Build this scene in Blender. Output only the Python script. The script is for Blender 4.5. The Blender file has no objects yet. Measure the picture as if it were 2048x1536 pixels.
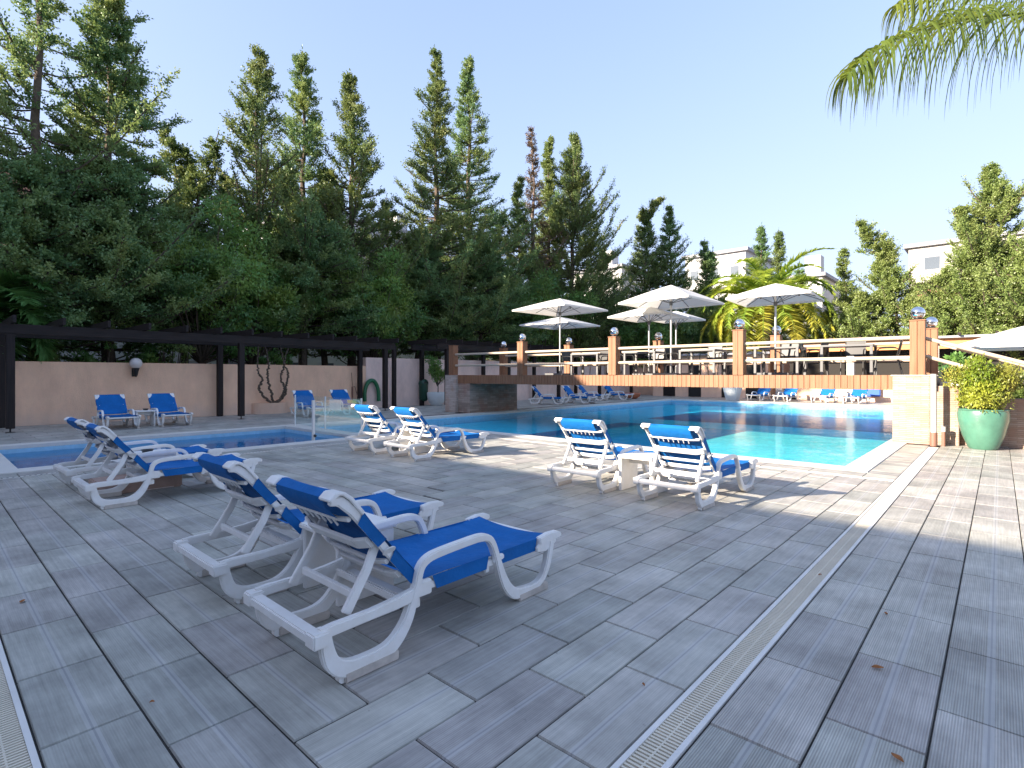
import bpy, bmesh, math, random
import numpy as np
from mathutils import Vector, Matrix
R = math.radians
SC = bpy.context.scene
COL = SC.collection

# ------------------------------------------------------------------ camera, sky, sun, exposure
cam = bpy.data.cameras.new("camera")
cam.sensor_width = 36.0
cam.lens = 1080 / 2048 * 36
cam.shift_y = -18 / 2048
cam.clip_start = 0.05
cam.clip_end = 2000
camo = bpy.data.objects.new("camera", cam)
COL.objects.link(camo)
camo.location = (0, 0, 1.45)
camo.rotation_euler = (R(90), 0, R(42.1))
SC.camera = camo
SUN_EL, SUN_ROT = 21.3, 205.7
world = bpy.data.worlds.new("World")
SC.world = world
world.use_nodes = True
wn = world.node_tree
sky = wn.nodes.new("ShaderNodeTexSky")
sky.sky_type = 'NISHITA'
sky.sun_disc = False
sky.sun_elevation = R(SUN_EL)
sky.sun_rotation = R(SUN_ROT)
sky.air_density = 1.0
sky.dust_density = 1.5
sky.ozone_density = 1.0
# soft shoulder on the sky's brightness: out = m*c/(m+c), so that the hazy horizon stays pale blue instead of white
_m = (1.5, 1.72, 2.65)
_a = wn.nodes.new("ShaderNodeVectorMath"); _a.operation = 'MULTIPLY'; _a.inputs[1].default_value = _m
_b = wn.nodes.new("ShaderNodeVectorMath"); _b.operation = 'ADD'; _b.inputs[1].default_value = _m
_c = wn.nodes.new("ShaderNodeVectorMath"); _c.operation = 'DIVIDE'
wn.links.new(sky.outputs[0], _a.inputs[0]); wn.links.new(sky.outputs[0], _b.inputs[0])
wn.links.new(_a.outputs[0], _c.inputs[0]); wn.links.new(_b.outputs[0], _c.inputs[1])
wn.links.new(_c.outputs[0], wn.nodes["Background"].inputs[0])
wn.nodes["Background"].inputs[1].default_value = 0.15
sun = bpy.data.lights.new("sun", 'SUN')
sun.energy = 3.1
sun.angle = R(0.5)
sun.color = (1.0, 0.86, 0.70)
suno = bpy.data.objects.new("sun", sun)
COL.objects.link(suno)
az = R(SUN_ROT)
sd = Vector((math.sin(az) * math.cos(R(SUN_EL)), math.cos(az) * math.cos(R(SUN_EL)), math.sin(R(SUN_EL))))
suno.rotation_euler = sd.to_track_quat('Z', 'Y').to_euler()
suno.location = (-10, -20, 30)
SC.view_settings.view_transform = 'Standard'
SC.view_settings.look = 'None'
SC.view_settings.gamma = 1
SC.view_settings.use_curve_mapping = False
SC.view_settings.exposure = 2.52
SC.cycles.max_bounces = 8
SC.cycles.transparent_max_bounces = 12
SC.cycles.caustics_reflective = False
SC.cycles.caustics_refractive = False
SC.cycles.sample_clamp_indirect = 4.0

# ------------------------------------------------------------------ helpers
TH = R(42.1)
CS, SN = math.cos(TH), math.sin(TH)
def on_x(x, u):            # point of the plan line x=const seen in picture column u (2048 wide)
    t = (u - 1024) / 1080
    d = x / (-SN + CS * t)
    return x, d * (CS + SN * t), d
def on_y(y, u):
    t = (u - 1024) / 1080
    d = y / (CS + SN * t)
    return d * (-SN + CS * t), y, d
def zat(v, d):
    return 1.45 - (v - 750) / 1080 * d

def tag(o, label=None, cat=None, group=None, kind=None):
    if label: o["label"] = label
    if cat: o["category"] = cat
    if group: o["group"] = group
    if kind: o["kind"] = kind
    return o
def empty(name, loc=(0, 0, 0), rz=0, label=None, cat=None, group=None):
    o = bpy.data.objects.new(name, None)
    COL.objects.link(o)
    o.location = loc
    o.rotation_euler = (0, 0, rz)
    o.empty_display_size = 0.2
    return tag(o, label, cat, group)
def link(name, me, mat=None, parent=None):
    o = bpy.data.objects.new(name, me)
    COL.objects.link(o)
    if mat is not None: me.materials.append(mat)
    if parent is not None: o.parent = parent
    return o
KIDS = {}
def copy_tree(o, parent=None, **kw):
    c = o.copy()
    COL.objects.link(c)
    c.parent = parent
    for ch in [q for q in ALLK(o)]:
        copy_tree(ch, c)
    return c
def ALLK(o):
    return list(o.children)

class MB:
    def __init__(s):
        s.v = []; s.f = []
    def add(s, vs, fs):
        n = len(s.v)
        s.v += [tuple(p) for p in vs]
        s.f += [tuple(i + n for i in f) for f in fs]
    def box(s, x0, x1, y0, y1, z0, z1):
        s.add([(x0, y0, z0), (x1, y0, z0), (x1, y1, z0), (x0, y1, z0), (x0, y0, z1), (x1, y0, z1), (x1, y1, z1), (x0, y1, z1)],
              [(0, 3, 2, 1), (4, 5, 6, 7), (0, 1, 5, 4), (1, 2, 6, 5), (2, 3, 7, 6), (3, 0, 4, 7)])
        return s
    def beam(s, a, b, w, h, up=(0, 0, 1)):
        a, b = Vector(a), Vector(b)
        d = (b - a).normalized()
        u = Vector(up)
        r = d.cross(u)
        if r.length < 1e-4: r = d.cross(Vector((1, 0, 0)))
        r.normalize()
        u = r.cross(d).normalized()
        P = []
        for c in (a, b):
            for i, j in ((-1, -1), (1, -1), (1, 1), (-1, 1)):
                P.append(c + r * (w / 2 * i) + u * (h / 2 * j))
        s.add(P, [(0, 1, 2, 3), (7, 6, 5, 4), (0, 4, 5, 1), (1, 5, 6, 2), (2, 6, 7, 3), (3, 7, 4, 0)])
        return s
    def tube(s, pts, r, n=8, closed=False, cap=True):
        pts = [Vector(p) for p in pts]
        m = len(pts)
        rr = r if isinstance(r, (list, tuple)) else [r] * m
        rings = []
        prev = None
        for i, p in enumerate(pts):
            if closed: d = pts[(i + 1) % m] - pts[i - 1]
            else: d = pts[min(i + 1, m - 1)] - pts[max(i - 1, 0)]
            d.normalize()
            if prev is None:
                a = d.cross(Vector((0, 0, 1)))
                if a.length < 1e-3: a = d.cross(Vector((1, 0, 0)))
            else:
                a = prev - d * prev.dot(d)
            a.normalize(); prev = a
            b = d.cross(a)
            rings.append([p + (a * math.cos(2 * math.pi * k / n) + b * math.sin(2 * math.pi * k / n)) * rr[i] for k in range(n)])
        V = [q for ring in rings for q in ring]
        F = []
        for i in range(m if closed else m - 1):
            j = (i + 1) % m
            for k in range(n):
                F.append((i * n + k, i * n + (k + 1) % n, j * n + (k + 1) % n, j * n + k))
        if not closed and cap:
            F.append(tuple(reversed(range(n))))
            F.append(tuple((m - 1) * n + k for k in range(n)))
        s.add(V, F)
        return s
    def lathe(s, prof, n=24, c=(0, 0, 0)):
        V = []; F = []
        m = len(prof)
        for r, z in prof:
            for k in range(n):
                a = 2 * math.pi * k / n
                V.append((c[0] + r * math.cos(a), c[1] + r * math.sin(a), c[2] + z))
        for i in range(m - 1):
            for k in range(n):
                F.append((i * n + k, i * n + (k + 1) % n, (i + 1) * n + (k + 1) % n, (i + 1) * n + k))
        s.add(V, F)
        return s
    def sphere(s, c, r, nu=20, nv=12, sz=1.0):
        prof = [(max(1e-4, r * math.sin(math.pi * i / nv)), -r * sz * math.cos(math.pi * i / nv)) for i in range(nv + 1)]
        return s.lathe(prof, nu, c)
    def ribbon(s, pts, w, x0, x1, closed=False):
        """stroke in the y,z plane, width w (number or list), extruded from x0 to x1"""
        m = len(pts)
        ws = w if isinstance(w, (list, tuple)) else [w] * m
        L = []; Rr = []
        for i in range(m):
            if closed: a, b = pts[i - 1], pts[(i + 1) % m]
            else: a, b = pts[max(i - 1, 0)], pts[min(i + 1, m - 1)]
            dx, dz = b[0] - a[0], b[1] - a[1]
            q = math.hypot(dx, dz)
            nx, nz = -dz / q, dx / q
            L.append((pts[i][0] + nx * ws[i] / 2, pts[i][1] + nz * ws[i] / 2))
            Rr.append((pts[i][0] - nx * ws[i] / 2, pts[i][1] - nz * ws[i] / 2))
        V = []
        for i in range(m):
            V += [(x0, *L[i]), (x1, *L[i]), (x1, *Rr[i]), (x0, *Rr[i])]
        F = []
        for i in range(m if closed else m - 1):
            j = (i + 1) % m
            for k in range(4):
                F.append((i * 4 + k, i * 4 + (k + 1) % 4, j * 4 + (k + 1) % 4, j * 4 + k))
        if not closed:
            F.append((3, 2, 1, 0)); e = (m - 1) * 4
            F.append((e, e + 1, e + 2, e + 3))
        s.add(V, F)
        return s
    def build(s, name, mat, parent=None, smooth=False, bevel=0, seg=2, kind=None, auto=None):
        me = bpy.data.meshes.new(name)
        me.from_pydata(s.v, [], s.f)
        me.update()
        bm = bmesh.new(); bm.from_mesh(me)
        bmesh.ops.recalc_face_normals(bm, faces=bm.faces)
        if bevel:
            ed = [e for e in bm.edges if len(e.link_faces) == 2 and e.calc_face_angle(0) > 0.5]
            bmesh.ops.bevel(bm, geom=ed, offset=bevel, segments=seg, affect='EDGES', clamp_overlap=True)
        bm.to_mesh(me); bm.free()
        if smooth or bevel:
            me.shade_smooth()
            if hasattr(me, 'set_sharp_from_angle'): me.set_sharp_from_angle(angle=R(auto or 40))
        o = link(name, me, mat, parent)
        if kind: o["kind"] = kind
        return o

def smoothpath(pts, n=4):
    out = []
    m = len(pts)
    for i in range(m - 1):
        p0, p1, p2, p3 = pts[max(i - 1, 0)], pts[i], pts[i + 1], pts[min(i + 2, m - 1)]
        for k in range(n):
            t = k / n
            out.append(tuple(0.5 * ((2 * b) + (-a + c) * t + (2 * a - 5 * b + 4 * c - d) * t * t + (-a + 3 * b - 3 * c + d) * t ** 3)
                             for a, b, c, d in zip(p0, p1, p2, p3)))
    out.append(tuple(pts[-1]))
    return out

# ------------------------------------------------------------------ materials
def M(name, col, rough=0.6, metal=0.0, spec=0.5, var=0.0, vscale=6.0, bump=0.0, bscale=40.0, col2=None, coat=0.0):
    m = bpy.data.materials.new(name)
    m.use_nodes = True
    nt = m.node_tree
    b = nt.nodes["Principled BSDF"]
    b.inputs["Base Color"].default_value = (*col, 1)
    b.inputs["Roughness"].default_value = rough
    b.inputs["Metallic"].default_value = metal
    b.inputs["Specular IOR Level"].default_value = spec
    if coat: b.inputs["Coat Weight"].default_value = coat
    if var or bump or col2:
        tc = nt.nodes.new("ShaderNodeTexCoord")
    if var or col2:
        n = nt.nodes.new("ShaderNodeTexNoise")
        n.inputs["Scale"].default_value = vscale
        n.inputs["Detail"].default_value = 7
        n.inputs["Roughness"].default_value = 0.62
        nt.links.new(tc.outputs["Object"], n.inputs["Vector"])
        r = nt.nodes.new("ShaderNodeValToRGB")
        r.color_ramp.elements[0].position = 0.32
        r.color_ramp.elements[1].position = 0.68
        c2 = col2 or tuple(min(1, c * (1 + var)) for c in col)
        c1 = col if col2 else tuple(c * (1 - var) for c in col)
        r.color_ramp.elements[0].color = (*c1, 1)
        r.color_ramp.elements[1].color = (*c2, 1)
        nt.links.new(n.outputs[0], r.inputs[0])
        nt.links.new(r.outputs[0], b.inputs["Base Color"])
    if bump:
        n2 = nt.nodes.new("ShaderNodeTexNoise")
        n2.inputs["Scale"].default_value = bscale
        n2.inputs["Detail"].default_value = 5
        nt.links.new(tc.outputs["Object"], n2.inputs["Vector"])
        bp = nt.nodes.new("ShaderNodeBump")
        bp.inputs["Strength"].default_value = bump
        bp.inputs["Distance"].default_value = 0.02
        nt.links.new(n2.outputs[0], bp.inputs["Height"])
        nt.links.new(bp.outputs[0], b.inputs["Normal"])
    return m

def node(nt, t, **kw):
    n = nt.nodes.new(t)
    for k, v in kw.items(): setattr(n, k, v)
    return n
def math_(nt, op, a, b=None, c=None):
    n = nt.nodes.new("ShaderNodeMath"); n.operation = op
    for i, q in enumerate((a, b, c)):
        if q is None: continue
        if isinstance(q, (int, float)): n.inputs[i].default_value = q
        else: nt.links.new(q, n.inputs[i])
    return n.outputs[0]
def mix_(nt, fac, a, b, mode='MIX'):
    n = nt.nodes.new("ShaderNodeMix"); n.data_type = 'RGBA'; n.blend_type = mode
    for i, q in ((0, fac), (6, a), (7, b)):
        if isinstance(q, (int, float)): n.inputs[i].default_value = q
        elif isinstance(q, tuple): n.inputs[i].default_value = (*q, 1) if len(q) == 3 else q
        else: nt.links.new(q, n.inputs[i])
    return n.outputs[2]

def tile_material():
    m = bpy.data.materials.new("plank_tile"); m.use_nodes = True
    nt = m.node_tree; b = nt.nodes["Principled BSDF"]
    uv = node(nt, "ShaderNodeUVMap", uv_map="UVMap")
    sep = node(nt, "ShaderNodeSeparateXYZ"); nt.links.new(uv.outputs[0], sep.inputs[0])
    U, V = sep.outputs[0], sep.outputs[1]
    at = node(nt, "ShaderNodeAttribute", attribute_name="tint")
    s2 = node(nt, "ShaderNodeSeparateColor"); nt.links.new(at.outputs[0], s2.inputs[0])
    rnd, rnd2, rib = s2.outputs[0], s2.outputs[1], s2.outputs[2]
    cmb = node(nt, "ShaderNodeCombineXYZ")
    nt.links.new(math_(nt, 'MULTIPLY', U, 3.0), cmb.inputs[0])
    nt.links.new(math_(nt, 'MULTIPLY', V, 55.0), cmb.inputs[1])
    nt.links.new(math_(nt, 'MULTIPLY', rnd, 57.0), cmb.inputs[2])
    gr = node(nt, "ShaderNodeTexNoise"); gr.inputs["Scale"].default_value = 1.0
    gr.inputs["Detail"].default_value = 6; gr.inputs["Roughness"].default_value = 0.65
    nt.links.new(cmb.outputs[0], gr.inputs["Vector"])
    tc = node(nt, "ShaderNodeTexCoord")
    bl = node(nt, "ShaderNodeTexNoise"); bl.inputs["Scale"].default_value = 2.3
    bl.inputs["Detail"].default_value = 5; bl.inputs["Roughness"].default_value = 0.6
    nt.links.new(tc.outputs["Object"], bl.inputs["Vector"])
    base = mix_(nt, rnd, (0.315, 0.318, 0.285), (0.455, 0.445, 0.390))
    base = mix_(nt, math_(nt, 'MULTIPLY', rnd2, 0.45), base, (0.40, 0.345, 0.335))
    g = node(nt, "ShaderNodeMapRange"); g.inputs[1].default_value = 0.3; g.inputs[2].default_value = 0.7
    g.inputs[3].default_value = 0.80; g.inputs[4].default_value = 1.14
    nt.links.new(gr.outputs[0], g.inputs[0])
    base = mix_(nt, 1.0, base, g.outputs[0], 'MULTIPLY')
    g2 = node(nt, "ShaderNodeMapRange"); g2.inputs[1].default_value = 0.32; g2.inputs[2].default_value = 0.68
    g2.inputs[3].default_value = 0.70; g2.inputs[4].default_value = 1.22
    nt.links.new(bl.outputs[0], g2.inputs[0])
    base = mix_(nt, 1.0, base, g2.outputs[0], 'MULTIPLY')
    # pair of pale lines along the tile's middle, a thin dark seam between them
    av = math_(nt, 'ABSOLUTE', V)
    band = math_(nt, 'LESS_THAN', av, 0.017)
    seam = math_(nt, 'LESS_THAN', av, 0.004)
    base = mix_(nt, math_(nt, 'MULTIPLY', band, 0.28), base, (0.55, 0.55, 0.55))
    base = mix_(nt, math_(nt, 'MULTIPLY', seam, 0.45), base, (0.17, 0.175, 0.19))
    # fine ribs running with the tile
    w = math_(nt, 'SINE', math_(nt, 'MULTIPLY', V, 2 * math.pi / 0.0095))
    notband = math_(nt, 'SUBTRACT', 1.0, band)
    ribm = math_(nt, 'MULTIPLY', math_(nt, 'MULTIPLY', w, notband), math_(nt, 'ADD', math_(nt, 'MULTIPLY', rib, 0.85), 0.15))
    rc = math_(nt, 'ADD', 1.0, math_(nt, 'MULTIPLY', ribm, 0.20))
    base = mix_(nt, 1.0, base, rc, 'MULTIPLY')
    # specks and stains
    sp = node(nt, "ShaderNodeTexNoise"); sp.inputs["Scale"].default_value = 26; sp.inputs["Detail"].default_value = 3
    nt.links.new(tc.outputs["Object"], sp.inputs["Vector"])
    spm = node(nt, "ShaderNodeMapRange"); spm.inputs[1].default_value = 0.72; spm.inputs[2].default_value = 0.78
    nt.links.new(sp.outputs[0], spm.inputs[0])
    base = mix_(nt, math_(nt, 'MULTIPLY', spm.outputs[0], 0.5), base, (0.12, 0.11, 0.10))
    nt.links.new(base, b.inputs["Base Color"])
    b.inputs["Roughness"].default_value = 0.5
    b.inputs["Specular IOR Level"].default_value = 0.4
    hgt = math_(nt, 'ADD', math_(nt, 'MULTIPLY', ribm, 0.35), gr.outputs[0])
    bp = node(nt, "ShaderNodeBump"); bp.inputs["Strength"].default_value = 0.35; bp.inputs["Distance"].default_value = 0.004
    nt.links.new(hgt, bp.inputs["Height"]); nt.links.new(bp.outputs[0], b.inputs["Normal"])
    return m

def foliage_mat(name, c1, c2, c3, tr=0.35):
    m = bpy.data.materials.new(name); m.use_nodes = True
    nt = m.node_tree
    for n in list(nt.nodes): nt.nodes.remove(n)
    out = node(nt, "ShaderNodeOutputMaterial")
    at = node(nt, "ShaderNodeAttribute", attribute_name="tone")
    sp = node(nt, "ShaderNodeSeparateColor"); nt.links.new(at.outputs[0], sp.inputs[0])
    a = mix_(nt, sp.outputs[0], c1, c2)
    tc = node(nt, "ShaderNodeTexCoord")
    n = node(nt, "ShaderNodeTexNoise"); n.inputs["Scale"].default_value = 0.55; n.inputs["Detail"].default_value = 3
    nt.links.new(tc.outputs["Object"], n.inputs["Vector"])
    mr = node(nt, "ShaderNodeMapRange"); mr.inputs[1].default_value = 0.42; mr.inputs[2].default_value = 0.68
    nt.links.new(n.outputs[0], mr.inputs[0])
    a = mix_(nt, math_(nt, 'MULTIPLY', mr.outputs[0], 0.7), a, c3)
    d = node(nt, "ShaderNodeBsdfDiffuse"); nt.links.new(a, d.inputs[0])
    t = node(nt, "ShaderNodeBsdfTranslucent"); nt.links.new(mix_(nt, 0.5, a, c3), t.inputs[0])
    gl = node(nt, "ShaderNodeBsdfGlossy"); gl.inputs["Roughness"].default_value = 0.45
    gl.inputs[0].default_value = (0.9, 0.9, 0.9, 1)
    mx = node(nt, "ShaderNodeMixShader"); mx.inputs[0].default_value = tr
    nt.links.new(d.outputs[0], mx.inputs[1]); nt.links.new(t.outputs[0], mx.inputs[2])
    m2 = node(nt, "ShaderNodeMixShader"); m2.inputs[0].default_value = 0.03
    nt.links.new(mx.outputs[0], m2.inputs[1]); nt.links.new(gl.outputs[0], m2.inputs[2])
    nt.links.new(m2.outputs[0], out.inputs[0])
    return m

def water_mat(name, tint, rip=0.25, scale=2.2, body=(0.01, 0.40, 0.74), turb=0.12, refl=0.32):
    m = bpy.data.materials.new(name); m.use_nodes = True
    nt = m.node_tree
    for n in list(nt.nodes): nt.nodes.remove(n)
    out = node(nt, "ShaderNodeOutputMaterial")
    tc = node(nt, "ShaderNodeTexCoord")
    mp = node(nt, "ShaderNodeMapping"); mp.inputs["Scale"].default_value = (1.0, 1.0, 1)
    nt.links.new(tc.outputs["Object"], mp.inputs[0])
    n = node(nt, "ShaderNodeTexNoise"); n.inputs["Scale"].default_value = scale; n.inputs["Detail"].default_value = 4
    n.inputs["Roughness"].default_value = 0.5; n.inputs["Distortion"].default_value = 0.6
    nt.links.new(mp.outputs[0], n.inputs["Vector"])
    bp = node(nt, "ShaderNodeBump"); bp.inputs["Strength"].default_value = rip; bp.inputs["Distance"].default_value = 0.08
    nt.links.new(n.outputs[0], bp.inputs["Height"])
    fr = node(nt, "ShaderNodeFresnel"); fr.inputs[0].default_value = 1.33
    nt.links.new(bp.outputs[0], fr.inputs["Normal"])
    gl = node(nt, "ShaderNodeBsdfGlossy"); gl.inputs["Roughness"].default_value = 0.02
    gl.inputs[0].default_value = (1, 1, 1, 1)
    nt.links.new(bp.outputs[0], gl.inputs["Normal"])
    rf = node(nt, "ShaderNodeBsdfTransparent"); rf.inputs[0].default_value = (*tint, 1)
    df = node(nt, "ShaderNodeBsdfDiffuse"); df.inputs[0].default_value = (*body, 1)
    m0 = node(nt, "ShaderNodeMixShader"); m0.inputs[0].default_value = turb
    nt.links.new(rf.outputs[0], m0.inputs[1]); nt.links.new(df.outputs[0], m0.inputs[2])
    mx = node(nt, "ShaderNodeMixShader")
    nt.links.new(math_(nt, 'MULTIPLY', fr.outputs[0], refl), mx.inputs[0]); nt.links.new(m0.outputs[0], mx.inputs[1]); nt.links.new(gl.outputs[0], mx.inputs[2])
    nt.links.new(mx.outputs[0], out.inputs[0])
    return m

def glass_mat():
    m = bpy.data.materials.new("clear_glass"); m.use_nodes = True
    nt = m.node_tree
    for n in list(nt.nodes): nt.nodes.remove(n)
    out = node(nt, "ShaderNodeOutputMaterial")
    tr = node(nt, "ShaderNodeBsdfTransparent"); tr.inputs[0].default_value = (0.93, 0.98, 0.97, 1)
    gl = node(nt, "ShaderNodeBsdfGlossy"); gl.inputs["Roughness"].default_value = 0.03; gl.inputs[0].default_value = (0.9, 0.9, 0.9, 1)
    df = node(nt, "ShaderNodeBsdfDiffuse"); df.inputs[0].default_value = (0.75, 0.82, 0.82, 1)
    fr = node(nt, "ShaderNodeFresnel"); fr.inputs[0].default_value = 1.22
    mx = node(nt, "ShaderNodeMixShader")
    mx.inputs[0].default_value = 0.07; nt.nodes.remove(fr); nt.links.new(tr.outputs[0], mx.inputs[1]); nt.links.new(gl.outputs[0], mx.inputs[2])
    m2 = node(nt, "ShaderNodeMixShader"); m2.inputs[0].default_value = 0.05
    nt.links.new(mx.outputs[0], m2.inputs[1]); nt.links.new(df.outputs[0], m2.inputs[2])
    nt.links.new(m2.outputs[0], out.inputs[0])
    return m

def mosaic_mat(name, col, navy=None, size=0.06, deep=None):
    """small pool mosaic with grout; navy: list of regions (x0,x1,y0,y1) coloured dark blue"""
    m = bpy.data.materials.new(name); m.use_nodes = True
    nt = m.node_tree; b = nt.nodes["Principled BSDF"]
    tc = node(nt, "ShaderNodeTexCoord")
    vo = node(nt, "ShaderNodeTexWhiteNoise")
    sn = node(nt, "ShaderNodeVectorMath", operation='SNAP'); sn.inputs[1].default_value = (size, size, size)
    nt.links.new(tc.outputs["Object"], sn.inputs[0]); nt.links.new(sn.outputs[0], vo.inputs[0])
    base = mix_(nt, vo.outputs[0], tuple(c * 0.8 for c in col), tuple(min(1, c * 1.15) for c in col))
    sep = node(nt, "ShaderNodeSeparateXYZ"); nt.links.new(tc.outputs["Object"], sep.inputs[0])
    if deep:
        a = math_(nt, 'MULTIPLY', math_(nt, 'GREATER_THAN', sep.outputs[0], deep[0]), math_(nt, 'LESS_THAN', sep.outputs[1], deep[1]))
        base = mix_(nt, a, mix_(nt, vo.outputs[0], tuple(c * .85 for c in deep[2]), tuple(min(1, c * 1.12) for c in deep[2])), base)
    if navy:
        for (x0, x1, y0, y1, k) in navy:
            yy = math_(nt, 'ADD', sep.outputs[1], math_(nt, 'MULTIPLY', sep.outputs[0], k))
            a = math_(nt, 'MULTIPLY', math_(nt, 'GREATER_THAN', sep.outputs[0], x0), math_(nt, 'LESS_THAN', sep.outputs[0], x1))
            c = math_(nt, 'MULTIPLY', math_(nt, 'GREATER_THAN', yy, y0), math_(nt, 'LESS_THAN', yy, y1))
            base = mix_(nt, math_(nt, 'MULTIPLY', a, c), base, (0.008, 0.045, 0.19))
    n = node(nt, "ShaderNodeTexNoise"); n.inputs["Scale"].default_value = 1.6; n.inputs["Detail"].default_value = 3
    n.inputs["Distortion"].default_value = 1.2
    nt.links.new(tc.outputs["Object"], n.inputs["Vector"])
    g = node(nt, "ShaderNodeMapRange"); g.inputs[1].default_value = 0.3; g.inputs[2].default_value = 0.7; g.inputs[3].default_value = 0.88; g.inputs[4].default_value = 1.12
    nt.links.new(n.outputs[0], g.inputs[0])
    base = mix_(nt, 1.0, base, g.outputs[0], 'MULTIPLY')
    nt.links.new(base, b.inputs["Base Color"]); b.inputs["Roughness"].default_value = 0.3
    return m

def ledgestone_mat(name, c1, c2, c3, sx=4.0, sz=26.0):
    """thin courses of split stone: brick texture on the two upright directions"""
    m = bpy.data.materials.new(name); m.use_nodes = True
    nt = m.node_tree; b = nt.nodes["Principled BSDF"]
    tc = node(nt, "ShaderNodeTexCoord"); sep = node(nt, "ShaderNodeSeparateXYZ"); nt.links.new(tc.outputs["Object"], sep.inputs[0])
    cmb = node(nt, "ShaderNodeCombineXYZ")
    nt.links.new(math_(nt, 'ADD', sep.outputs[0], sep.outputs[1]), cmb.inputs[0]); nt.links.new(sep.outputs[2], cmb.inputs[1])
    br = node(nt, "ShaderNodeTexBrick"); nt.links.new(cmb.outputs[0], br.inputs["Vector"])
    br.inputs["Scale"].default_value = 1.0; br.inputs["Brick Width"].default_value = 1 / sx; br.inputs["Row Height"].default_value = 1 / sz
    br.inputs["Mortar Size"].default_value = 0.003; br.inputs["Color1"].default_value = (0, 0, 0, 1); br.inputs["Color2"].default_value = (1, 1, 1, 1)
    br.inputs["Mortar"].default_value = (0.5, 0.5, 0.5, 1)
    n = node(nt, "ShaderNodeTexNoise"); n.inputs["Scale"].default_value = 2.2; n.inputs["Detail"].default_value = 4
    nt.links.new(tc.outputs["Object"], n.inputs["Vector"])
    base = mix_(nt, br.outputs["Color"], c1, c2)
    mr = node(nt, "ShaderNodeMapRange"); mr.inputs[1].default_value = 0.5; mr.inputs[2].default_value = 0.65; nt.links.new(n.outputs[0], mr.inputs[0])
    base = mix_(nt, math_(nt, 'MULTIPLY', mr.outputs[0], 0.6), base, c3)
    base = mix_(nt, math_(nt, 'MULTIPLY', br.outputs["Fac"], 0.55), base, tuple(c * 0.35 for c in c1))
    nt.links.new(base, b.inputs["Base Color"]); b.inputs["Roughness"].default_value = 0.85
    bp = node(nt, "ShaderNodeBump"); bp.inputs["Strength"].default_value = 0.8; bp.inputs["Distance"].default_value = 0.02
    h = math_(nt, 'SUBTRACT', math_(nt, 'MULTIPLY', br.outputs["Color"], 0.6), br.outputs["Fac"])
    nt.links.new(h, bp.inputs["Height"]); nt.links.new(bp.outputs[0], b.inputs["Normal"])
    return m

def wood_mat(name, c1, c2, rough=0.6, axis=2):
    m = bpy.data.materials.new(name); m.use_nodes = True
    nt = m.node_tree; b = nt.nodes["Principled BSDF"]
    tc = node(nt, "ShaderNodeTexCoord"); mp = node(nt, "ShaderNodeMapping")
    s = [28, 28, 28]; s[axis] = 1.6
    mp.inputs["Scale"].default_value = s
    nt.links.new(tc.outputs["Object"], mp.inputs[0])
    n = node(nt, "ShaderNodeTexNoise"); n.inputs["Scale"].default_value = 1.0; n.inputs["Detail"].default_value = 6
    nt.links.new(mp.outputs[0], n.inputs["Vector"])
    r = node(nt, "ShaderNodeMapRange"); r.inputs[1].default_value = 0.3; r.inputs[2].default_value = 0.7
    nt.links.new(n.outputs[0], r.inputs[0])
    nt.links.new(mix_(nt, r.outputs[0], c1, c2), b.inputs["Base Color"])
    b.inputs["Roughness"].default_value = rough; b.inputs['Specular IOR Level'].default_value = 0.25
    bp = node(nt, "ShaderNodeBump"); bp.inputs["Strength"].default_value = 0.3; bp.inputs["Distance"].default_value = 0.004
    nt.links.new(n.outputs[0], bp.inputs["Height"]); nt.links.new(bp.outputs[0], b.inputs["Normal"])
    return m

MT = {}
MT['tile'] = tile_material()
MT['joint'] = M('joint', (0.03, 0.027, 0.025), 0.9, var=0.3)
MT['coping'] = M('coping', (0.62, 0.60, 0.56), 0.55, var=0.07, vscale=3, bump=0.1)
MT['plastic'] = M('white_plastic', (0.76, 0.735, 0.69), 0.42, col2=(0.84, 0.835, 0.82), vscale=7, bump=0.05, bscale=90)
MT['plastic_old'] = M('aged_plastic', (0.50, 0.45, 0.40), 0.55, var=0.2, vscale=9)
MT['bluesling'] = M('blue_mesh_fabric', (0.005, 0.118, 0.37), 0.7, spec=0.2, var=0.16, vscale=4, bump=0.45, bscale=13)
MT['grate'] = M('cream_grate', (0.66, 0.60, 0.48), 0.5, var=0.06, vscale=4)
MT['grateframe'] = M('white_frame', (0.70, 0.68, 0.64), 0.5, var=0.06, vscale=4)
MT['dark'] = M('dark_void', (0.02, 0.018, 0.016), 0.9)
MT['stucco'] = M('salmon_stucco', (0.92, 0.60, 0.40), 0.9, col2=(0.84, 0.53, 0.36), vscale=1.7, bump=0.5, bscale=30)
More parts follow.
